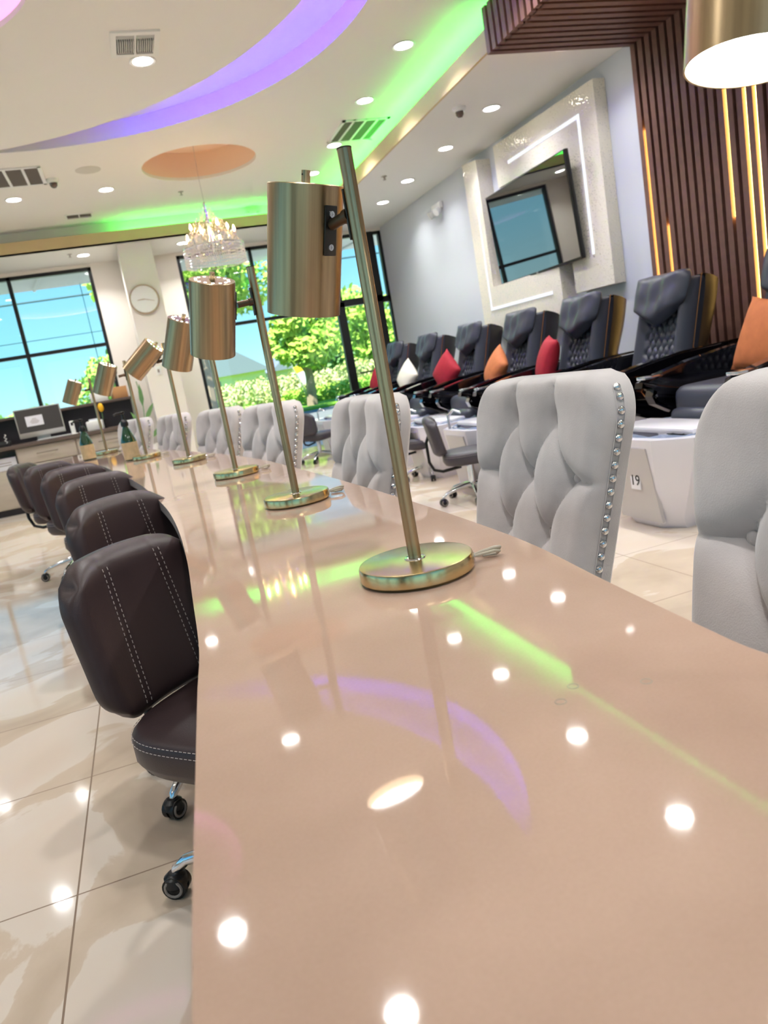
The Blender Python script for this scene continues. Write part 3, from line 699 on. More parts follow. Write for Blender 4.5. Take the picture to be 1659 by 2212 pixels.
# ------------------------------------------------------------------ grey tufted customer chairs (front = -X)
def make_tufted():
    t = thing('tufted_chair', (0, 0, 0), 0, '', 'chair', 'grey velvet tufted chairs')
    W = .51; Z0 = .46; Z1 = .945; th = .055
    lattice = []
    rows = [(Z1-.085, (-.075, .075)), (Z1-.20, (-.15, 0, .15)), (Z1-.315, (-.075, .075)), (Z1-.43, (-.15, 0, .15))]
    for z, us in rows:
        for u in us: lattice.append((u, z))
    segs = []
    for i, (z, us) in enumerate(rows[:-1]):
        z2, us2 = rows[i+1]
        for u in us:
            for v in us2:
                if abs(abs(u-v)-.075) < .01: segs.append(((u, z), (v, z2)))
    for u in (-.075, .075): segs.append(((u, Z1-.085), (u, Z1)))
    for z in (Z1-.20, Z1-.43): segs += [((-.15, z), (-.27, z)), ((.15, z), (.27, z))]
    def dseg(p, a, b):
        ax, ay = a; bx, by = b; px, py = p; dx, dy = bx-ax, by-ay
        t_ = max(0, min(1, ((px-ax)*dx+(py-ay)*dy)/(dx*dx+dy*dy)))
        return math.hypot(px-ax-dx*t_, py-ay-dy*t_)
    Rc = .10
    def halfw(z):
        k = z-(Z1-Rc)
        return W/2*(1-.22*(.93-z)/.47)-(0 if k <= 0 else Rc-math.sqrt(max(0, Rc*Rc-k*k)))
    def lean(z): return .23*(z-.46)
    def front(a, c):
        # a: side param 0..1, c: height 0..1
        z = Z0+(Z1-Z0)*(1-(1-c)**1.0)
        hw = halfw(min(z, Z1-1e-4)); hw = max(hw, .165) if z > Z1-.004 else hw
        u = (a*2-1)*hw
        p = (u, z)
        ds = min(dseg(p, *s_) for s_ in segs); db = min(math.hypot(u-q[0], z-q[1]) for q in lattice)
        dep = .016*math.exp(-ds/.010)+.006*math.exp(-ds/.035)+.026*math.exp(-(db/.026)**1.3)
        e = min(hw-abs(u), Z1-z); e = max(0, e)
        rnd = .030*(1-math.sqrt(max(0, 1-(1-min(1, e/.032))**2)))
        x = -.050+dep*min(1, e/.03+.25)+rnd+lean(z)
        return (x, u, z)
    b = MB()
    g = b.grid(front, 74, 78)
    # back shell
    def back(a, c):
        z = Z0+(Z1-Z0)*c; hw = halfw(min(z, Z1-1e-4)); hw = max(hw, .165) if z > Z1-.004 else hw; u = (a*2-1)*hw
        e = max(0, min(hw-abs(u), Z1-z)); rnd = .012*(1-math.sqrt(max(0, 1-(1-min(1, e/.014))**2)))
        return (.048-rnd+lean(z), u, z)
    g2 = b.grid(back, 40, 40)
    # stitch the rims together
    def rimv(g): return [g[0][j] for j in range(len(g[0]))]+[g[i][-1] for i in range(1, len(g))]+[g[-1][j] for j in range(len(g[0])-2, -1, -1)]
    ra = rimv(g); rb = rimv(g2)
    import bisect
    def params(R):
        s_ = [0]
        for p, q in zip(R, R[1:]): s_.append(s_[-1]+(p.co-q.co).length)
        return [x/s_[-1] for x in s_]
    pa = params(ra); pb = params(rb); i = j = 0
    while i < len(ra)-1 or j < len(rb)-1:
        if j >= len(rb)-1 or (i < len(ra)-1 and pa[i+1] <= pb[j+1]):
            b.b.faces.new((ra[i], ra[i+1], rb[j])); i += 1
        else: b.b.faces.new((ra[i], rb[j+1], rb[j])); j += 1
    bk = b.build('backrest', M_velvet, t, angle=75)
    for u, z in lattice:
        x = -.050+.037+lean(z)
        MB().sph((x, u, z), .0105, 12, (.5, 1, 1)).build('button', M_velvet, bk)
    # nailhead band on both side edges
    for s_ in (-1, 1):
        tr = MB().bb(0, .026, -.0012, .0012, 0, .001).build('nailhead_trim', M_velvet2, t) if False else None
    for s_ in (-1, 1):
        pts = []
        z = Z0+.02
        while z < Z1-.045: pts.append((z, s_*(halfw(z)+.001))); z += .0245
        pts.append((Z1-.032, s_*(halfw(Z1-.032)+.001)))
        b = MB()
        for (za, ya), (zb, yb) in zip(pts, pts[1:]):
            for xo in (-.0085, .0085):
                b.tube([(.004+xo+lean(za), ya+s_*.0005, za), (.004+xo+lean(zb), yb+s_*.0005, zb)], .0011, n=5)
        tr = b.build('nailhead_trim', M_velvet, t)
        for z, y in pts:
            MB().sph((.004+lean(z), y+s_*.001, z), .0082, 10, (1, .75, 1)).build('nail', M_chrome, tr)
    MB().box((-.27, 0, .43), (.46, .50, .13), bev=.04, seg=4).build('seat', M_velvet, t)
    for x, y in ((-.44, -.2), (-.44, .2), (-.02, -.2), (-.02, .2)):
        MB().cyl((x, y, 0), (x, y, .37), .014, .022, n=12).build('leg', M_ink, t)
    return t
tc0 = make_tufted()
TUFT = [(.755, 1.41, 2, 'grey velvet tufted chair with silver nailheads, right of the nearest whole lamp'),
        (.58, 2.15, 2, 'grey velvet tufted chair behind the pole of the nearest whole lamp'),
        (.51, 3.40, 17, 'grey velvet tufted chair behind the pole of the second whole lamp'),
        (.38, 4.35, 20, 'grey velvet tufted chair against the middle window, left of the one behind the second lamp'),
        (.16, 5.30, 16, 'grey velvet tufted chair in front of the column, under its socket'),
        (-.09, 6.40, 26, 'farthest grey velvet tufted chair, behind the right-hand pump bottle'),
        (.652, .56, 0, 'nearest grey velvet chair, smooth rounded back cropped by the right edge')]
for i, (x, y, a, lab) in enumerate(TUFT):
    o = tc0 if i == 0 else dup(tc0, (x, y, 0), 0, lab)
    o.location = (x-.035, y, 0); o.rotation_euler = (0, 0, math.radians(a)); o['label'] = lab

# ------------------------------------------------------------------ wheeled technician chairs (front = -X)
def make_task(m, name, grp, w=.37, hb=.315, hz=.445):
    t = thing(name, (0, 0, 0), 0, '', 'chair', grp)
    # base
    for i in range(5):
        a = 2*PI*i/5+.35; c_, s_ = math.cos(a), math.sin(a)
        b = MB(); b.tube([(r*c_, r*s_, z) for r, z in ((.0, .115), (.05, .112), (.13, .100), (.20, .082), (.228, .062), (.232, .052))], [.018, .017, .015, .013, .011, .009], n=10)
        lg = b.build('leg', M_chrome, t)
        n = V((-s_, c_, 0)); c0 = V((.235*c_, .235*s_, .026))
        b = MB(); b.lathe([(0, .052), (.014, .054), (.024, .046), (.026, .028), (.02, .02), (0, .02)], (c0.x, c0.y, 0), n=16)
        for k in (-1, 1): b.cyl(c0+n*(k*.004), c0+n*(k*.019), .0258, n=20)
        cs = b.build('caster', M_blackpl, lg)
        for k in (-1, 1):
            b = MB(); b.tube([c0+n*(k*.0195)+V((c_, s_, 0))*(.018*math.cos(q*PI/8))+V((0, 0, .018*math.sin(q*PI/8))) for q in range(16)], .0032, n=6, closed=True)
            b.build('wheel_ring', MATS['louvre_grey'], lg)
    MB().cyl((0, 0, .10), (0, 0, .26), .026, n=20).cyl((0, 0, .26), (0, 0, hz-.09), .014, n=16).build('gas_column', M_chrome, t)
    MB().box((0, 0, hz-.095), (.16, .14, .02), bev=.005).build('mechanism', M_blackpl, t)
    # seat: rounded cushion
    def seat(a, c):
        th = 2*PI*a
        ct, st = math.cos(th), math.sin(th)
        n = 3.2; k = (abs(ct)**n+abs(st)**n)**(-1/n)
        prof = [(0, -.09), (.8, -.09), (.94, -.082), (1.0, -.06), (1.0, -.03), (.985, -.014), (.93, -.003), (.6, .004), (.0, .006)]
        r_, z_ = prof[min(8, int(round(c*8)))]
        return (-.02+.20*k*ct*r_, .20*k*st*r_, hz+z_)
    b = MB(); b.grid(seat, 56, 9, closeu=True); so = b.build('seat', m, t, angle=60, weld=True)
    for z_, s_ in ((-.012, 1.0), (-.024, 1.012)):
        b = MB(); pts = []
        for i in range(60):
            th = 2*PI*i/60; ct, st = math.cos(th), math.sin(th); k = (abs(ct)**3.2+abs(st)**3.2)**(-1/3.2)
            pts.append((-.02+.20*k*ct*s_*.99, .20*k*st*s_*.99, hz+z_))
        for i in range(60): 
            p, q = V(pts[i]), V(pts[(i+1) % 60])
            for f_ in (0.0, .5): b.tube([p.lerp(q, f_), p.lerp(q, f_+.3)], .0008, n=4)
        b.build('stitching', M_stitch, so)
    # backrest
    z0 = hz-.012; z1 = z0+hb; bx = .20
    def bkpt(a, c, side):
        u = a*2-1; v = c*2-1
        k = 1.0
        mx = max(abs(u), abs(v)); tq = min(abs(u), abs(v))/max(mx, 1e-6)
        k4 = 1-.19*mx**6*(max(0, tq-.5)/.5)**1.7
        y = w/2*u*k4*(1-.06*(1-c)); z = (z0+z1)/2+hb/2*v*k4+.016*(1-u*u)*(c)
        curve = -.034*(abs(u)**2)          # ends wrap forward
        e = 1-mx; puff = .024*(1-(1-min(1, e/.22))**2.4)
        gro = 0
        if side > 0:
            for uu in (-.42, .42): gro += .0035*math.exp(-((u-uu*(1-.12*v))/.03)**2)
        x = bx+curve+.05*(c) - side*(.012+puff-gro)
        return (x, y, z)
    b = MB(); A = b.grid(lambda a, c: bkpt(a, c, 1), 44, 30); B = b.grid(lambda a, c: bkpt(a, c, -1), 44, 30)
    def loop(g): return [g[i][0] for i in range(len(g))]+[g[-1][j] for j in range(1, len(g[0]))]+[g[i][-1] for i in range(len(g)-2, -1, -1)]+[g[0][j] for j in range(len(g[0])-2, 0, -1)]
    la, lb = loop(A), loop(B)
    for i in range(len(la)):
        j = (i+1) % len(la); b.b.faces.new((la[i], la[j], lb[j], lb[i]))
    bo = b.build('backrest', m, t, angle=70)
    def onb(u, v): x, y, z = bkpt((u+1)/2, (v+1)/2, 1); return V((x-.0006, y, z))
    for uu in (-.46, -.38, .38, .46):
        b = MB(); N = 26
        for i in range(N):
            v0 = -.85+1.72*i/N; v1 = v0+1.72/N*.55
            b.tube([onb(uu*(1-.12*v0), v0), onb(uu*(1-.12*v1), v1)], .0009, n=4)
        b.build('stitching', M_stitch, bo)
    b = MB(); b.tube([(bx+.045, 0, z0+.16), (bx+.075, 0, z0+.10), (bx+.075, 0, hz-.05), (bx+.05, 0, hz-.11), (bx-.01, 0, hz-.13), (.06, 0, hz-.115)], .011, n=10); b.build('back_support', M_blackpl, t)
    return t
br0 = make_task(M_brown, 'technician_chair', 'brown technician chairs')
def face(dx, dy): return math.atan2(-dy, -dx)
TASK = [(.065, 1.44, (.69, -.72), 'brown leather wheeled chair nearest the viewer, pushed under the table edge'),
        (.035, 2.02, (.66, -.75), 'brown leather wheeled chair second from the viewer'),
        (-.10, 2.96, (.52, -.85), 'brown leather wheeled chair third from the viewer'),
        (-.26, 3.90, (.52, -.85), 'brown leather wheeled chair fourth from the viewer'),
        (-.42, 4.68, (.66, -.75), 'brown leather wheeled chair second from the far end of the row'),
        (-.59, 5.40, (.92, -.39), 'brown leather wheeled chair at the far end of the row, seen almost from the side')]
for i, (x, y, dv, lab) in enumerate(TASK):
    a = face(*dv)
    o = br0 if i == 0 else dup(br0, (x, y, 0), a, lab)
    o.location = (x, y, 0); o.rotation_euler = (0, 0, a); o['label'] = lab
    if i:
        for c in o.children:                       # seats of the others are pumped up a little higher
            if c.name.split('.')[0] in ('seat', 'backrest', 'back_support', 'mechanism', 'gas_column'): c.location.z += .04 if not c.name.startswith('gas') else .02
gy0 = make_task(M_char, 'pedicure_stool', 'charcoal pedicure stools', w=.36, hb=.26, hz=.36)
STO = [(2.08, 4.72, (.93, -.35), 'charcoal low-backed wheeled stool nearest the viewer, left of the tufted chair'),
       (2.28, 6.02, (.93, -.35), 'charcoal low-backed wheeled stool just beyond the nearest stool'),
       (2.0, 8.95, (.8, .6), 'charcoal wheeled stool in the daylight by the far window')]
for i, (x, y, dv, lab) in enumerate(STO):
    a = face(*dv)
    o = gy0 if i == 0 else dup(gy0, (x, y, 0), a, lab)
    o.location = (x, y, 0); o.rotation_euler = (0, 0, a); o['label'] = lab

# ------------------------------------------------------------------ pedicure massage chairs (front = -X, origin under the seat)
def make_spa():
    t = thing('pedicure_chair', (0, 0, 0), 0, '', 'pedicure chair', 'massage pedicure chairs along the right wall')
    # foot basin, a boat shaped tub: loft of octagonal outlines
    def outline(x0, x1, hw, ch): return [(x0, -hw+ch), (x0+ch*.7, -hw), (x1, -hw), (x1, hw), (x0+ch*.7, hw), (x0, hw-ch)]
    lv = [(0.0, outline(-.75, .0, .20, .10)), (.05, outline(-.78, 0, .22, .10)), (.30, outline(-.82, 0, .32, .14)), (.43, outline(-.84, 0, .36, .16)), (.46, outline(-.84, 0, .36, .16)),
          (.46, outline(-.78, -.25, .29, .13)), (.28, outline(-.70, -.28, .22, .10))]
    b = MB(); rings = [[b.b.verts.new((x, y, z)) for x, y in o_] for z, o_ in lv]
    for A, B in zip(rings, rings[1:]):
        for i in range(6): b.b.faces.new((A[i], A[(i+1) % 6], B[(i+1) % 6], B[i]))
    b.b.faces.new(rings[0]); b.b.faces.new(rings[-1])
    bo = b.build('foot_basin', M_white, t, angle=25)
    MB().prism([(-.786, .04), (-.826, .30), (-.846, .42), (-.83, .42), (-.80, .30), (-.77, .04)], -.16, .16, ax=1).build('front_panel', M_basin, t, smooth=False)
    MB().box((-.56, 0, .475), (.24, .60, .03), M=None, bev=.012).build('tray', M_white, t)
    b = MB(); b.cyl((-.60, -.325, .33), (-.60, -.325, .385), .022, n=20); b.build('jet_knob', M_chrome, t)
    MB().lathe([(.03, .462), (.045, .466), (.045, .46), (.03, .455)], (-.70, -.2, 0), n=24).build('drain_ring', M_blackpl, t)
    b = MB(); b.tube([(-.80, .16, .46), (-.80, .16, .56), (-.76, .14, .60), (-.71, .12, .57)], .011, n=10); b.build('faucet', M_chrome, t)
    MB().box((-.815, .0, .40), (.03, .20, .05), M=None, bev=.006).build('control_panel', mat('panel_glass', rgb(150, 200, 205), .08, coat=1) if 'panel_glass' not in MATS else MATS['panel_glass'], t)
    # plinth and seat body
    MB().box((.26, 0, .22), (.62, .60, .44), bev=.03).build('plinth', M_gloss, t)
    MB().box((-.01, 0, .545), (.66, .50, .19), bev=.06, seg=4).build('seat', M_mleather, t)
    MB().box((-.33, 0, .41), (.12, .46, .24), bev=.045, seg=3).build('leg_rest', M_mleather, t)
    # glossy side shells / armrests
    for s_ in (-1, 1):
        poly = [(-.42, .60), (-.40, .555), (-.30, .50), (-.1, .42), (.40, .36), (.66, .40), (.70, .80), (.45, .80), (.15, .79), (-.15, .755), (-.36, .715), (-.47, .685), (-.48, .655), (-.40, .64)]
        b = MB(); b.prism(poly, s_*.33-.045, s_*.33+.045, ax=1)
        es = [e for e in b.b.edges]
        bmesh.ops.bevel(b.b, geom=[e for e in b.b.edges if abs((e.verts[0].co-e.verts[1].co).y) < 1e-5 and len(e.link_faces) == 2 and abs(e.link_faces[0].normal.dot(e.link_faces[1].normal)) < .5], offset=.014, segments=2, affect='EDGES')
        ao = b.build('armrest', M_gloss, t, angle=35)
        hx = [(-.06+.09*math.cos(q*PI/3), .60+.075*math.sin(q*PI/3)) for q in range(6)]
        MB().tube([(x-.02, s_*.379, z) for x, z in hx], .0045, n=6, closed=True).build('hexagon_trim', M_copper, ao)
        MB().box((-.40, s_*.33, .705), (.12, .075, .018), M=None, bev=.006).build('arm_pad', M_chrome, ao)
    # reclined backrest: local frame leaning back (+X)
    Mb = Matrix.Translation((.22, 0, .53)) @ Matrix.Rotation(math.radians(16), 4, 'Y') @ Matrix.Diagonal((1, 1, .9, 1))
    def shellf(a, c):
        th = PI*a-PI/2; w_ = .27*(1-.25*max(0, c-.75)*4*max(0, c-.75)); z = .02+.80*c
        return (.05+(.16+.10*c)*math.cos(th)*(1-.25*max(0, c-.7)), w_*math.sin(th)*1.05, z)
    b = MB(); g = b.grid(shellf, 24, 16); b.b.faces.new([g[i][-1] for i in range(24)]); b.b.faces.new([g[i][0] for i in range(23, -1, -1)])
    b.b.faces.new  # closed front by the cushion
    bmesh.ops.transform(b.b, matrix=Mb, verts=b.b.verts)
    b.build('back_shell', M_shell, t, angle=50)
    def cush(a, c):
        u = a*2-1; v = c
        hw = .255-.02*v
        bol = .045*math.exp(-((abs(u)-.80)/.16)**2)
        e = min(1-abs(u), v/.6 if v < .3 else 1, (1-v)*2); rnd = .05*(1-min(1, max(0, e)/.12))**2
        q = 0
        if abs(u) < .60 and v < .74:
            s1 = ((u*hw*2+v*.78)*9) % 1; s2 = ((-u*hw*2+v*.78)*9) % 1
            q = .016*(math.exp(-(min(s1, 1-s1)/.13)**2)+math.exp(-(min(s2, 1-s2)/.13)**2))
        return (-.01-bol+rnd+q, u*hw, .02+.78*v)
    b = MB(); g = b.grid(cush, 76, 90)
    bmesh.ops.transform(b.b, matrix=Mb, verts=b.b.verts)
    ext = bmesh.ops.extrude_face_region(b.b, geom=list(b.b.faces)); vs = [x for x in ext['geom'] if isinstance(x, bmesh.types.BMVert)]
    bmesh.ops.translate(b.b, verts=vs, vec=(.09, 0, 0))
    bk = b.build('backrest', M_mleather, t, angle=60)
    for s_ in (-1, 1):
        MB().tube([Mb @ V((.035, s_*(.268-.02*k/8), .02+.80*k/8)) for k in range(9)], .004, n=6).build('piping', M_copper, bk)
    # crinkled plastic liner over the rim
    b = MB()
    def liner(a, c):
        th = 2*PI*a; cx_, cy_ = math.cos(th), math.sin(th)
        k = (abs(cx_)**3+abs(cy_)**3)**(-1/3); rr_ = 1.06-.16*c+.012*math.sin(a*90)
        z_ = .425+.045*math.sin(PI*min(1, c*1.3))-.10*max(0, c-.55)+.006*math.sin(a*70+c*9)
        return (-.53+.255*k*cx_*rr_, .315*k*cy_*rr_, z_)
    b.grid(liner, 90, 8, closeu=True); b.build('plastic_liner', mat('liner_blue', rgb(150, 164, 190), .25, trans=.3), t)
    # head pillow: draped pad with a pointed lower edge and flaring top corners
    def pil(a, c, side):
        u = a*2-1; v = c
        hw = .235+.02*v; zb = .575-.11*(1-abs(u))**1.1; zt = .85+.015*abs(u)**2
        v2 = v*2-1; mxp = max(abs(u), abs(v2)); tq = min(abs(u), abs(v2))/max(mxp, 1e-6)
        kk = 1-.15*mxp**6*(max(0, tq-.45)/.55)**1.5
        z = (zb+zt)/2+(zt-zb)/2*v2*kk; hw *= kk
        e = min(1-abs(u), 2*v, 2*(1-v)); puff = .075*(1-(1-min(1, e/.4))**2.2)
        wr = (.008*math.sin(u*13+v*2)+.005*math.sin(v*11+u*3))*math.sin(PI*v)*(1-u*u)
        return V((-.035-.02*(1-v)-side*(puff+wr+.004), u*hw, z))
    b = MB(); A = b.grid(lambda a, c: Mb @ pil(a, c, 1), 30, 22); B = b.grid(lambda a, c: Mb @ pil(a, c, -.45), 30, 22)
    la, lb = loop2(A), loop2(B)
    for i in range(len(la)):
        j = (i+1) % len(la); b.b.faces.new((la[i], la[j], lb[j], lb[i]))
    b.build('head_pillow', M_mleather, t, angle=70)
    return t
def loop2(g): return [g[i][0] for i in range(len(g))]+[g[-1][j] for j in range(1, len(g[0]))]+[g[i][-1] for i in range(len(g)-2, -1, -1)]+[g[0][j] for j in range(len(g[0])-2, 0, -1)]
sp0 = make_spa()
SPA = [(3.0, 4.16, 'black massage pedicure chair before the walnut slats, quilted back fully visible, no cushion'),
       (3.0, 5.10, 'massage pedicure chair below the right end of the television surround, with a square red cushion'),
       (3.0, 6.05, 'massage pedicure chair under the television, holding a rust cushion'),
       (3.0, 7.12, 'massage pedicure chair under the left end of the television surround, holding a slim red cushion'),
       (3.0, 8.28, 'massage pedicure chair holding a cream cushion, second from the window'),
       (3.0, 9.42, 'massage pedicure chair farthest away, against the glass door'),
       (3.06, 3.14, 'massage pedicure chair cropped by the right edge, its white basin numbered 19')]
for i, (x, y, lab) in enumerate(SPA):
    o = sp0 if i == 0 else dup(sp0, (x, y, 0), 0, lab)
    o.location = (x, y, 0); o['label'] = lab
    if i == 6:
        pl_ = MB().box((-.8195, -.03, .25), (.004, .075, .09), M=Matrix.Rotation(0, 4, 'Y'), bev=.001).build('number_plate', M_paper, o)
        pl_.matrix_local = Matrix.Identity(4)
        text_mesh('number', '19', .075, M_ink, pl_, Matrix.Translation((-.8225, -.03, .25)) @ Matrix(((0, 0, -1, 0), (-1, 0, 0, 0), (0, 1, 0, 0), (0, 0, 0, 1))))
# cushions
def cushion(loc, rot, s_, m, label, group='cushions on the pedicure chairs'):
    def f(a, c, side):
        u, v = a*2-1, c*2-1
        k = (1-u*u)**.5*(1-v*v)**.5
        pin = 1-.07*(1-abs(u)**2)*abs(v)**3-.07*(1-abs(v)**2)*abs(u)**3
        return (side*.075*k**.8, u*s_/2*pin, v*s_/2*pin)
    b = MB(); A = b.grid(lambda a, c: f(a, c, 1), 20, 20); B = b.grid(lambda a, c: f(a, c, -1), 20, 20)
    o = b.build('throw_cushion', m, angle=80, weld=True, label=label, cat='cushion', group=group)
    o.location = loc; o.rotation_euler = rot; return o
cushion((3.03, 5.13, .83), (.12, .35, -.35), .36, M_red, 'square red cushion upright on the chair at the right end of the television surround')
cushion((3.05, 6.05, .80), (.6, .4, -.1), .34, M_orange, 'rust cushion leaning in the chair under the television')
cushion((3.05, 7.15, .83), (.75, .25, .25), .34, M_red, 'slim red cushion standing on its corner beyond the rust cushion')
cushion((3.05, 8.32, .82), (.7, .3, .2), .33, M_cream, 'cream cushion between the two far red cushions')
cushion((3.05, 9.44, .82), (.4, .3, .2), .32, M_red, 'farthest red cushion, partly hidden by the cream cushion chair')
cushion((3.06, 3.02, .82), (.2, .30, .1), .38, M_orange, 'large rust cushion in the chair cropped by the right edge')

# ------------------------------------------------------------------ reception counter on the left
rcn = thing('reception_counter', (0, 0, 0), 0, 'greige reception counter with drawers under the left window', 'counter')
MB().bb(-4.5, -.02, 10.16, 10.6, .0, .08).build('plinth', M_darkp, rcn, smooth=False)
b = MB(); b.bb(-4.5, -1.95, 10.14, 10.62, .08, .80); b.bb(-1.5, -.02, 10.14, 10.62, .08, .80); b.bb(-1.95, -1.5, 10.14, 10.62, .08, .56); b.bb(-1.95, -1.5, 10.5, 10.62, .56, .80)
b.build('body', M_cab, rcn, smooth=False)
MB().bb(-4.55, .02, 10.08, 10.66, .80, .845, bev=.004).build('worktop', M_top, rcn)
for x0, x1 in ((-1.49, -.80), (-.79, -.03), (-2.7, -1.96)):
    dw = MB().bb(x0+.004, x1-.004, 10.115, 10.14, .59, .79, bev=.003).build('drawer', M_cab, rcn)
    MB().tube([((x0+x1)/2-.12, 10.115, .70), ((x0+x1)/2-.12, 10.09, .70), ((x0+x1)/2+.12, 10.09, .70), ((x0+x1)/2+.12, 10.115, .70)], .005, n=6).build('handle', M_top, dw)
for x0, x1 in ((-2.7, -1.96), (-1.95, -1.50), (-1.49, -.80), (-.79, -.03)):
    MB().bb(x0+.004, x1-.004, 10.115, 10.14, .09, .545 if x1 == -1.5 else .58, bev=.003).build('door', M_cab, rcn)
bl = thing('raised_ledge', (0, 0, 0), 0, 'dark raised ledge running behind the reception counter below the left window', 'shelf')
MB().bb(-4.5, -.04, 10.66, 10.80, .0, 1.16).build('back_panel', M_darkp, bl, smooth=False)
MB().bb(-4.5, -.02, 10.55, YF-.002, 1.16, 1.195, bev=.003).build('ledge_top', M_top, bl)
# monitor
mo = thing('computer_monitor', (-1.16, 10.30, .845), math.radians(3), 'silver computer monitor with a dark screen on the reception counter', 'monitor')
Mt = Matrix.Rotation(math.radians(6), 4, 'X')
MB().box((0, 0, .235), (.54, .018, .36), M=Mt, bev=.004).build('housing', M_alu, mo)
MB().box((0, -.0105, .262), (.515, .002, .285), M=Mt).build('screen', M_screen, mo, smooth=False)
w_ = MB().box((-.055, -.0125, .255), (.20, .002, .125), M=Mt).build('dialog_window', M_paper, mo, smooth=False)
for k, (z_, l_) in enumerate(((.28, .05), (.262, .08), (.245, .11), (.228, .08))): MB().box((-.055, -.0142, z_), (l_, .001, .006), M=Mt).build('text_line', MATS['louvre_grey'], w_, smooth=False)
MB().box((0, .05, .04), (.16, .012, .10), M=None, bev=.003).box((0, .04, .004), (.18, .16, .008), bev=.002).build('stand', M_alu, mo)
kb = thing('keyboard', (-1.02, 10.16, .845), math.radians(3), 'slim white keyboard in front of the monitor', 'keyboard')
MB().box((0, 0, .008), (.40, .11, .014), bev=.004).build('case', M_alu, kb)
b = MB()
for i in range(13):
    for j in range(4): b.box((-.18+i*.03, -.036+j*.024, .0165), (.024, .018, .003))
b.build('keys', M_paper, kb, smooth=False)
# small counter items
cr_ = thing('card_reader', (-.80, 10.25, .845), .2, 'white upright card reader right of the monitor', 'card reader')
MB().box((0, 0, .085), (.055, .03, .17), bev=.01).box((0, -.01, .006), (.08, .10, .012), bev=.004).build('body', M_trimw, cr_)
MB().box((0, -.016, .13), (.03, .002, .04)).build('display', M_ink, cr_, smooth=False)
ms = thing('computer_mouse', (-.70, 10.16, .845), .3, 'small white mouse beside the keyboard', 'mouse'); MB().sph((0, 0, .012), .03, 16, (1, 1.6, .5)).build('shell', M_trimw, ms)
pr_ = thing('receipt_printer', (-.53, 10.35, .845), -.1, 'white receipt printer behind the left-hand pump bottle', 'printer')
MB().box((0, 0, .06), (.20, .16, .12), bev=.012).build('body', M_trimw, pr_)
MB().box((0, -.05, .125), (.12, .003, .04), M=None).build('paper_roll', M_paper, pr_, smooth=False)
cp = thing('flower_cup', (-.43, 10.4, .845), 0, 'dark cup holding a yellow flower on the reception counter', 'cup')
MB().lathe([(0, 0), (.035, 0), (.04, .12), (.036, .12), (.032, .01), (0, .01)], n=20).build('cup', M_ink, cp)
MB().tube([(0, 0, .05), (.01, 0, .22)], .004, n=6).build('stem', M_leafB, cp)
b = MB(); b.sph((.01, 0, .27), .045, 14, (.8, .8, 1.3)); b.build('bloom', M_yellow, cp)
bx = thing('cardboard_box', (-.16, 10.68, 1.195), .2, 'small brown box on the raised ledge', 'box'); MB().box((0, 0, .075), (.19, .15, .15), bev=.003).build('carton', M_box, bx)
bx = thing('tissue_box', (-.42, 10.68, 1.195), 0, 'pale grey tissue box on the raised ledge left of the brown box', 'box'); MB().box((0, 0, .06), (.22, .12, .12), bev=.004).build('carton', M_trimw, bx); MB().box((0, 0, .121), (.08, .03, .002)).build('slot', M_ink, bx)
vs_ = thing('flower_vase', (.02, 10.62, 1.195), 0, 'white flowers in a small vase at the end of the raised ledge', 'vase') if False else None
tbz = thing('tablet', (-1.83, 10.30, .845), 0, 'slim tablet leaning at the left edge of the picture', 'tablet')
MB().box((0, 0, .13), (.30, .012, .20), M=Matrix.Rotation(-.5, 4, 'X'), bev=.004).build('body', M_alu, tbz)
MB().box((0, .05, .03), (.12, .14, .06), bev=.004).build('stand', M_ink, tbz)
nb = thing('product_box', (-1.72, 10.30, .56), 0, 'white printed box in the open niche of the counter', 'box')
MB().box((0, 0, .075), (.40, .26, .15), bev=.004).build('carton', M_paper, nb)
b = MB()
for z_ in (.06, .09): b.box((.06, -.1315, z_), (.16, .001, .008))
b.build('print', MATS['louvre_grey'], nb, smooth=False)
# phone / cables clutter as one device
ph = thing('desk_phone', (-1.62, 10.2, .845), 0, 'dark desk phone with a coiled cord at the left end of the counter', 'phone')
MB().box((0, 0, .03), (.18, .16, .05), M=Matrix.Rotation(.2, 4, 'X'), bev=.01).build('body', M_ink, ph)
MB().tube([(-.06, -.05, .075), (-.06, .05, .08)], .018, n=10).build('handset', M_trimw, ph)
MB().tube([(.05+.012*math.cos(i*.9), -.06+.012*math.sin(i*.9), .01+i*.006) for i in range(24)], .003, n=6).build('cord', M_trimw, ph)
# tall leafy plant by the column
pt = thing('potted_orchid', (.06, 9.95, 0), 0, 'tall slim plant with a dark green leaf standing left of the column', 'plant')
MB().lathe([(0, 0), (.09, 0), (.11, .55), (.10, .55), (.09, .50), (0, .50)], n=24).build('pot', M_trimw, pt)
b = MB(); b.tube([(0, 0, .5), (.01, 0, .8), (.04, 0, 1.1), (.02, 0, 1.35)], .006, n=6); b.build('stem', M_leafB, pt)
b = MB()
for (x0, z0_, l, a) in ((.03, 1.02, .30, .05), (.0, .75, .28, -.5), (.02, .85, .26, .6), (.0, .6, .3, .9)):
    pts = [(-.0, 0), (.028, l*.35), (.022, l*.7), (0, l), (-.022, l*.7), (-.028, l*.35)]
    b.prism(pts, -.002, .002, ax=1, M=Matrix.Translation((x0, 0, z0_)) @ Matrix.Rotation(a, 4, 'Y'))
b.build('leaves', M_leafB, pt, smooth=False)

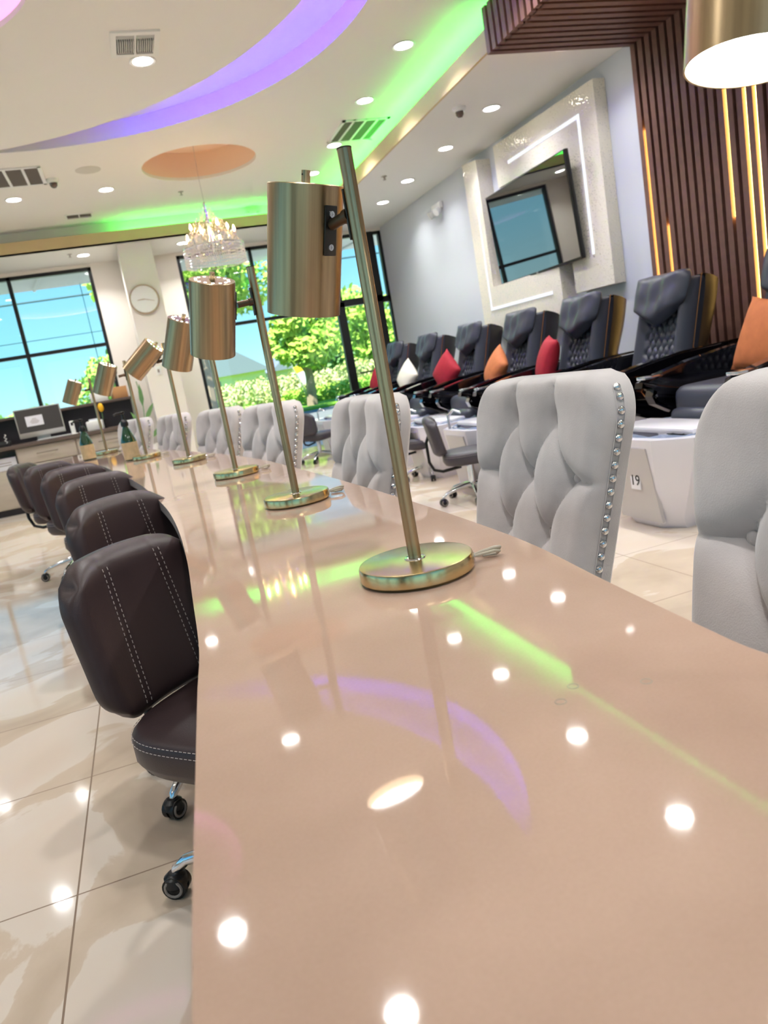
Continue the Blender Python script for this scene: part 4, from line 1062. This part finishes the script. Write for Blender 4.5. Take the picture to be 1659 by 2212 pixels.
# pump bottles on the table
def bottle(loc, label):
    t = thing('pump_bottle', loc, 0, label, 'bottle', 'green pump bottles on the table')
    MB().lathe([(0, 0), (.038, 0), (.041, .004), (.041, .10), (.038, .115), (.020, .165), (.014, .18), (.014, .19), (0, .19)], n=32).build('glass_body', M_bottle, t)
    MB().lathe([(.0416, .008), (.0418, .008), (.0418, .098), (.0416, .098)], n=32).build('paper_label', M_label, t)
    b = MB(); b.lathe([(0, .185), (.019, .185), (.021, .20), (.016, .215), (.008, .222), (.006, .25), (.012, .252), (.014, .262), (0, .265)], n=20); b.tube([(0, 0, .255), (-.03, -.01, .258), (-.045, -.015, .250)], .006, n=8)
    b.build('pump_head', M_blackpl, t)
bottle((-.345, 5.12, ZT), 'green pump bottle with a tan label beside the farthest brass lamp')
bottle((-.075, 4.26, ZT), 'green pump bottle with a tan label beside the fifth brass lamp')

# ------------------------------------------------------------------ outside
g = MB().bb(-60, 80, YF+.15, 120, -.3, -.12); struct('ground_outside', g, M_road)
bpy.data.objects['ground_outside']['label'] = 'paved ground outside'
b = MB().bb(-30, 40, YF+.2, 19, -.13, -.06); pv = b.build('footpath', M_pave, smooth=False, kind='structure')
b = MB().bb(-30, 60, 26, 70, -.14, -.05); lw = b.build('lawn', M_grass, smooth=False, kind='structure')
cn = MB(); cn.bb(-8, 8, YF+.16, 13.0, 3.06, 3.2)
for x in (-6, -3.5, -1.05, 1.4, 3.9): cn.cyl((x, 12.9, 3.05), (x+.35, 11.0, 3.06), .03, n=8)
can = cn.build('entrance_canopy', mat('canopy_paint', rgb(205, 205, 200), .8), smooth=False, label='pale flat canopy outside above the windows', cat='canopy')
def leaf_mesh(cl, n, size):
    vs, fs = [], []
    for _ in range(n):
        c, r = random.choice(cl)
        while True:
            p = V((random.uniform(-1, 1), random.uniform(-1, 1), random.uniform(-1, 1)))
            if .35 < p.length < 1: break
        p = p.normalized()*(p.length**.5)
        q = V(c)+V((p.x*r[0], p.y*r[1], p.z*r[2]))
        a = V((random.gauss(0, 1), random.gauss(0, 1), random.gauss(0, 1))).normalized(); bb = a.orthogonal().normalized()
        s_ = size*random.uniform(.6, 1.3); k = len(vs)
        vs += [q-a*s_, q-bb*s_*.6, q+a*s_, q+bb*s_*.6]; fs.append((k, k+1, k+2, k+3))
    me = bpy.data.meshes.new('foliage'); me.from_pydata(vs, [], fs); return me
def tree(name, x, y, zc, R, h, m, n, size, label, trunk=True, group=None, nc=9):
    t = thing(name, (x, y, -.1), 0, label, 'tree' if 'tree' in name else 'bush', group)
    cl = [((random.uniform(-.6, .6)*R, random.uniform(-.5, .5)*R, zc+random.uniform(-.5, .55)*h), (R*random.uniform(.35, .6), R*random.uniform(.35, .6), h*random.uniform(.28, .5))) for _ in range(nc)]
    me = leaf_mesh(cl, n, size); me.materials.append(m)
    o = bpy.data.objects.new('foliage', me); col.objects.link(o); o.parent = t
    if trunk:
        b = MB(); b.tube([(0, 0, 0), (.1, 0, zc*.4), (0, 0, zc)], [.22, .17, .1], n=8); b.tube([(.05, 0, zc*.5), (R*.4, 0, zc)], .07, n=6); b.tube([(.05, 0, zc*.45), (-R*.35, .1, zc*.95)], .07, n=6)
        b.build('trunk', M_bark, t)
    return t
tree('lime_tree', 2.1, 23, 4.4, 2.5, 3.0, M_leafA, 7500, .12, 'big bright green tree filling the middle window', group=None, nc=14)
tree('lime_tree', 6.4, 28.4, 2.7, 1.6, 1.7, M_leafA, 3200, .16, 'lower bright green tree behind the feather flag')
tree('dark_tree', 11.6, 46, 3.0, 2.6, 2.6, M_leafB, 2600, .24, 'dark green tree just left of the glass door frame')
tree('lime_tree', 12.2, 37, 2.8, 2.0, 2.6, M_leafA, 3200, .18, 'green tree seen through the glass door')
tree('lime_tree', 16.6, 42, 3.4, 2.4, 3.0, M_leafA, 2600, .2, 'green tree at the far right beyond the glass door')
tree('left_tree', -.5, 28, 2.0, 1.3, 1.7, M_leafA, 2600, .12, 'green tree behind the two farthest lamps in the left window')
tree('left_tree', 1.1, 38, 2.2, 2.2, 2.4, M_leafB, 2600, .15, 'dusky tree at the right side of the left window')
tree('round_bush', -3.3, 26, 1.0, 1.4, 1.0, M_leafA, 2200, .11, 'round green bush right of the monitor', trunk=False)
tree('round_bush', -6.0, 29, .6, 1.6, .9, M_leafB, 2000, .11, 'low dark bush behind the monitor', trunk=False)
tree('round_bush', -9.2, 32, .9, 1.8, 1.3, M_leafA, 2000, .13, 'green bush at the left edge of the left window', trunk=False)
tree('round_bush', -1.2, 23, .55, 1.2, .7, M_leafB, 1500, .1, 'low bush left of the brown box, outside', trunk=False)
hd = thing('flowering_hedge', (0, 0, -.1), 0, 'long pale flowering hedge outside beyond the lawn', 'hedge')
cl = [((3.0+i*.5, 33.4+random.uniform(-.6, .6), .75+random.uniform(-.15, .15)), (.6, .6, .75)) for i in range(28)]
me = leaf_mesh(cl, 9000, .09); me.materials.append(M_leafC); o = bpy.data.objects.new('foliage', me); col.objects.link(o); o.parent = hd
hd2 = thing('green_hedge', (0, 0, -.1), 0, 'low bright green shrubs along the lawn in front of the hedge', 'hedge')
cl = [((6.3+i*.5, 31.4+random.uniform(-.2, .2), .35), (.5, .35, .40)) for i in range(12)]
me = leaf_mesh(cl, 3500, .09); me.materials.append(M_leafA); o = bpy.data.objects.new('foliage', me); col.objects.link(o); o.parent = hd2
def house(x, y, w, label, hw=2.2, hr=1.6, z=-.1):
    t = thing('house', (x, y, z), 0, label, 'house', 'houses across the street')
    MB().bb(-w/2, w/2, 0, 6, 0, hw).build('walls', M_house, t, smooth=False)
    MB().prism([(-w/2-.4, hw), (w/2+.4, hw), (w*.18, hw+hr), (-w*.18, hw+hr)], -.4, 6.4, ax=1).build('roof', M_roof, t, smooth=False)
    MB().bb(-w*.25, -w*.05, -.03, 0, .9, hw-.3).build('window', M_roof, t, smooth=False)
house(6.4, 55, 6, 'white walled house with a grey roof at the left of the middle window')
house(13.2, 58, 5, 'grey roofed house behind the feather flag', hw=2.0)
house(21, 66, 6, 'grey roofed house between the dark tree and the door frame', hw=2.2)
# feather flag
fl = thing('feather_flag', (6.7, 31.0, -.1), 0, 'leaning blue, white and yellow feather flag beyond the lawn', 'flag')
MB().tube([(.1, 0, 0), (.06, 0, .6), (-.25, 0, 1.6), (-.65, 0, 2.38)], .025, n=8).build('pole', M_alu, fl)
def blade(s0, s1, mt, nm):
    P = []
    def L(s_): return V((.06-.71*s_**1.2, .85+1.52*s_))
    def W_(s_): return .50*math.sin(PI*min(1, s_*.82+.18))**.7*(1-.25*s_)
    ks = [s0+(s1-s0)*i/8 for i in range(9)]
    poly = [tuple(L(k)) for k in ks]+[(L(k).x+W_(k), L(k).y+.12) for k in ks[::-1]]
    MB().prism(poly, -.006, .006, ax=1).build(nm, mt, fl, smooth=False)
blade(0, .32, M_flag2, 'lower_panel'); blade(.32, .5, M_flag3, 'yellow_panel'); blade(.5, .70, M_flag2, 'white_panel'); blade(.70, .97, M_flag1, 'blue_tip')
# overhead wires
for z, lab in ((5.3, 'lowest overhead power cable crossing the sky outside'), (6.1, 'second overhead power cable crossing the sky outside'), (8.0, 'highest overhead power cable crossing the sky outside')):
    MB().tube([(-30, 30, z+.5), (-10, 30, z), (10, 30, z+.1), (40, 30, z+.9)], .035, n=6).build('power_cable', M_wire, label=lab, cat='cable', group='overhead cables')

# ------------------------------------------------------------------ light and world
w = bpy.data.worlds.new('World'); sc.world = w; w.use_nodes = True
nt = w.node_tree; bg = nt.nodes['Background']
tc = nt.nodes.new('ShaderNodeTexCoord'); spx = nt.nodes.new('ShaderNodeSeparateXYZ'); rp = nt.nodes.new('ShaderNodeValToRGB')
nt.links.new(tc.outputs['Generated'], spx.inputs[0]); nt.links.new(spx.outputs[2], rp.inputs[0]); nt.links.new(rp.outputs[0], bg.inputs[0])
e = rp.color_ramp.elements
e[0].position = 0.0; e[0].color = rgb(204, 244, 253)
e[1].position = .6; e[1].color = rgb(70, 140, 220)
k = e.new(.08); k.color = rgb(162, 226, 252); k = e.new(.22); k.color = rgb(112, 190, 240)
bg.inputs[1].default_value = .40
sun = bpy.data.lights.new('sun', 'SUN'); sun.energy = 4.2; sun.angle = .01; sun.color = (1, .95, .86)
so = bpy.data.objects.new('sun', sun); col.objects.link(so); so.rotation_euler = (math.radians(35), 0, math.radians(-40))

# ------------------------------------------------------------------ camera
cam = bpy.data.cameras.new('camera'); co = bpy.data.objects.new('camera', cam); col.objects.link(co)
yaw, pit, rol = .28953536, -.194005509, -.178006901
cy, sy = math.cos(yaw), math.sin(yaw)
fw = V((sy*math.cos(pit), cy*math.cos(pit), math.sin(pit))); r0 = V((cy, -sy, 0)); u0 = r0.cross(fw)
rr = r0*math.cos(rol)+u0*math.sin(rol); uu = -r0*math.sin(rol)+u0*math.cos(rol)
M = Matrix((rr, uu, -fw)).transposed().to_4x4(); M.translation = (0, 0, H)
co.matrix_world = M
cam.sensor_fit = 'HORIZONTAL'; cam.sensor_width = 36; cam.lens = 1608.778/1659*36
cam.clip_start = .02; cam.clip_end = 500
cam.dof.use_dof = True; cam.dof.focus_distance = 1.15; cam.dof.aperture_fstop = 11
sc.camera = co

sc.view_settings.view_transform = 'Standard'; sc.view_settings.look = 'None'; sc.view_settings.gamma = 1
sc.view_settings.use_curve_mapping = False
sc.view_settings.exposure = 1.85
cy_ = sc.cycles
cy_.use_denoising = True
cy_.max_bounces = 8; cy_.diffuse_bounces = 4; cy_.glossy_bounces = 4; cy_.transmission_bounces = 6; cy_.transparent_max_bounces = 12
cy_.caustics_reflective = False; cy_.caustics_refractive = False; cy_.sample_clamp_indirect = 6
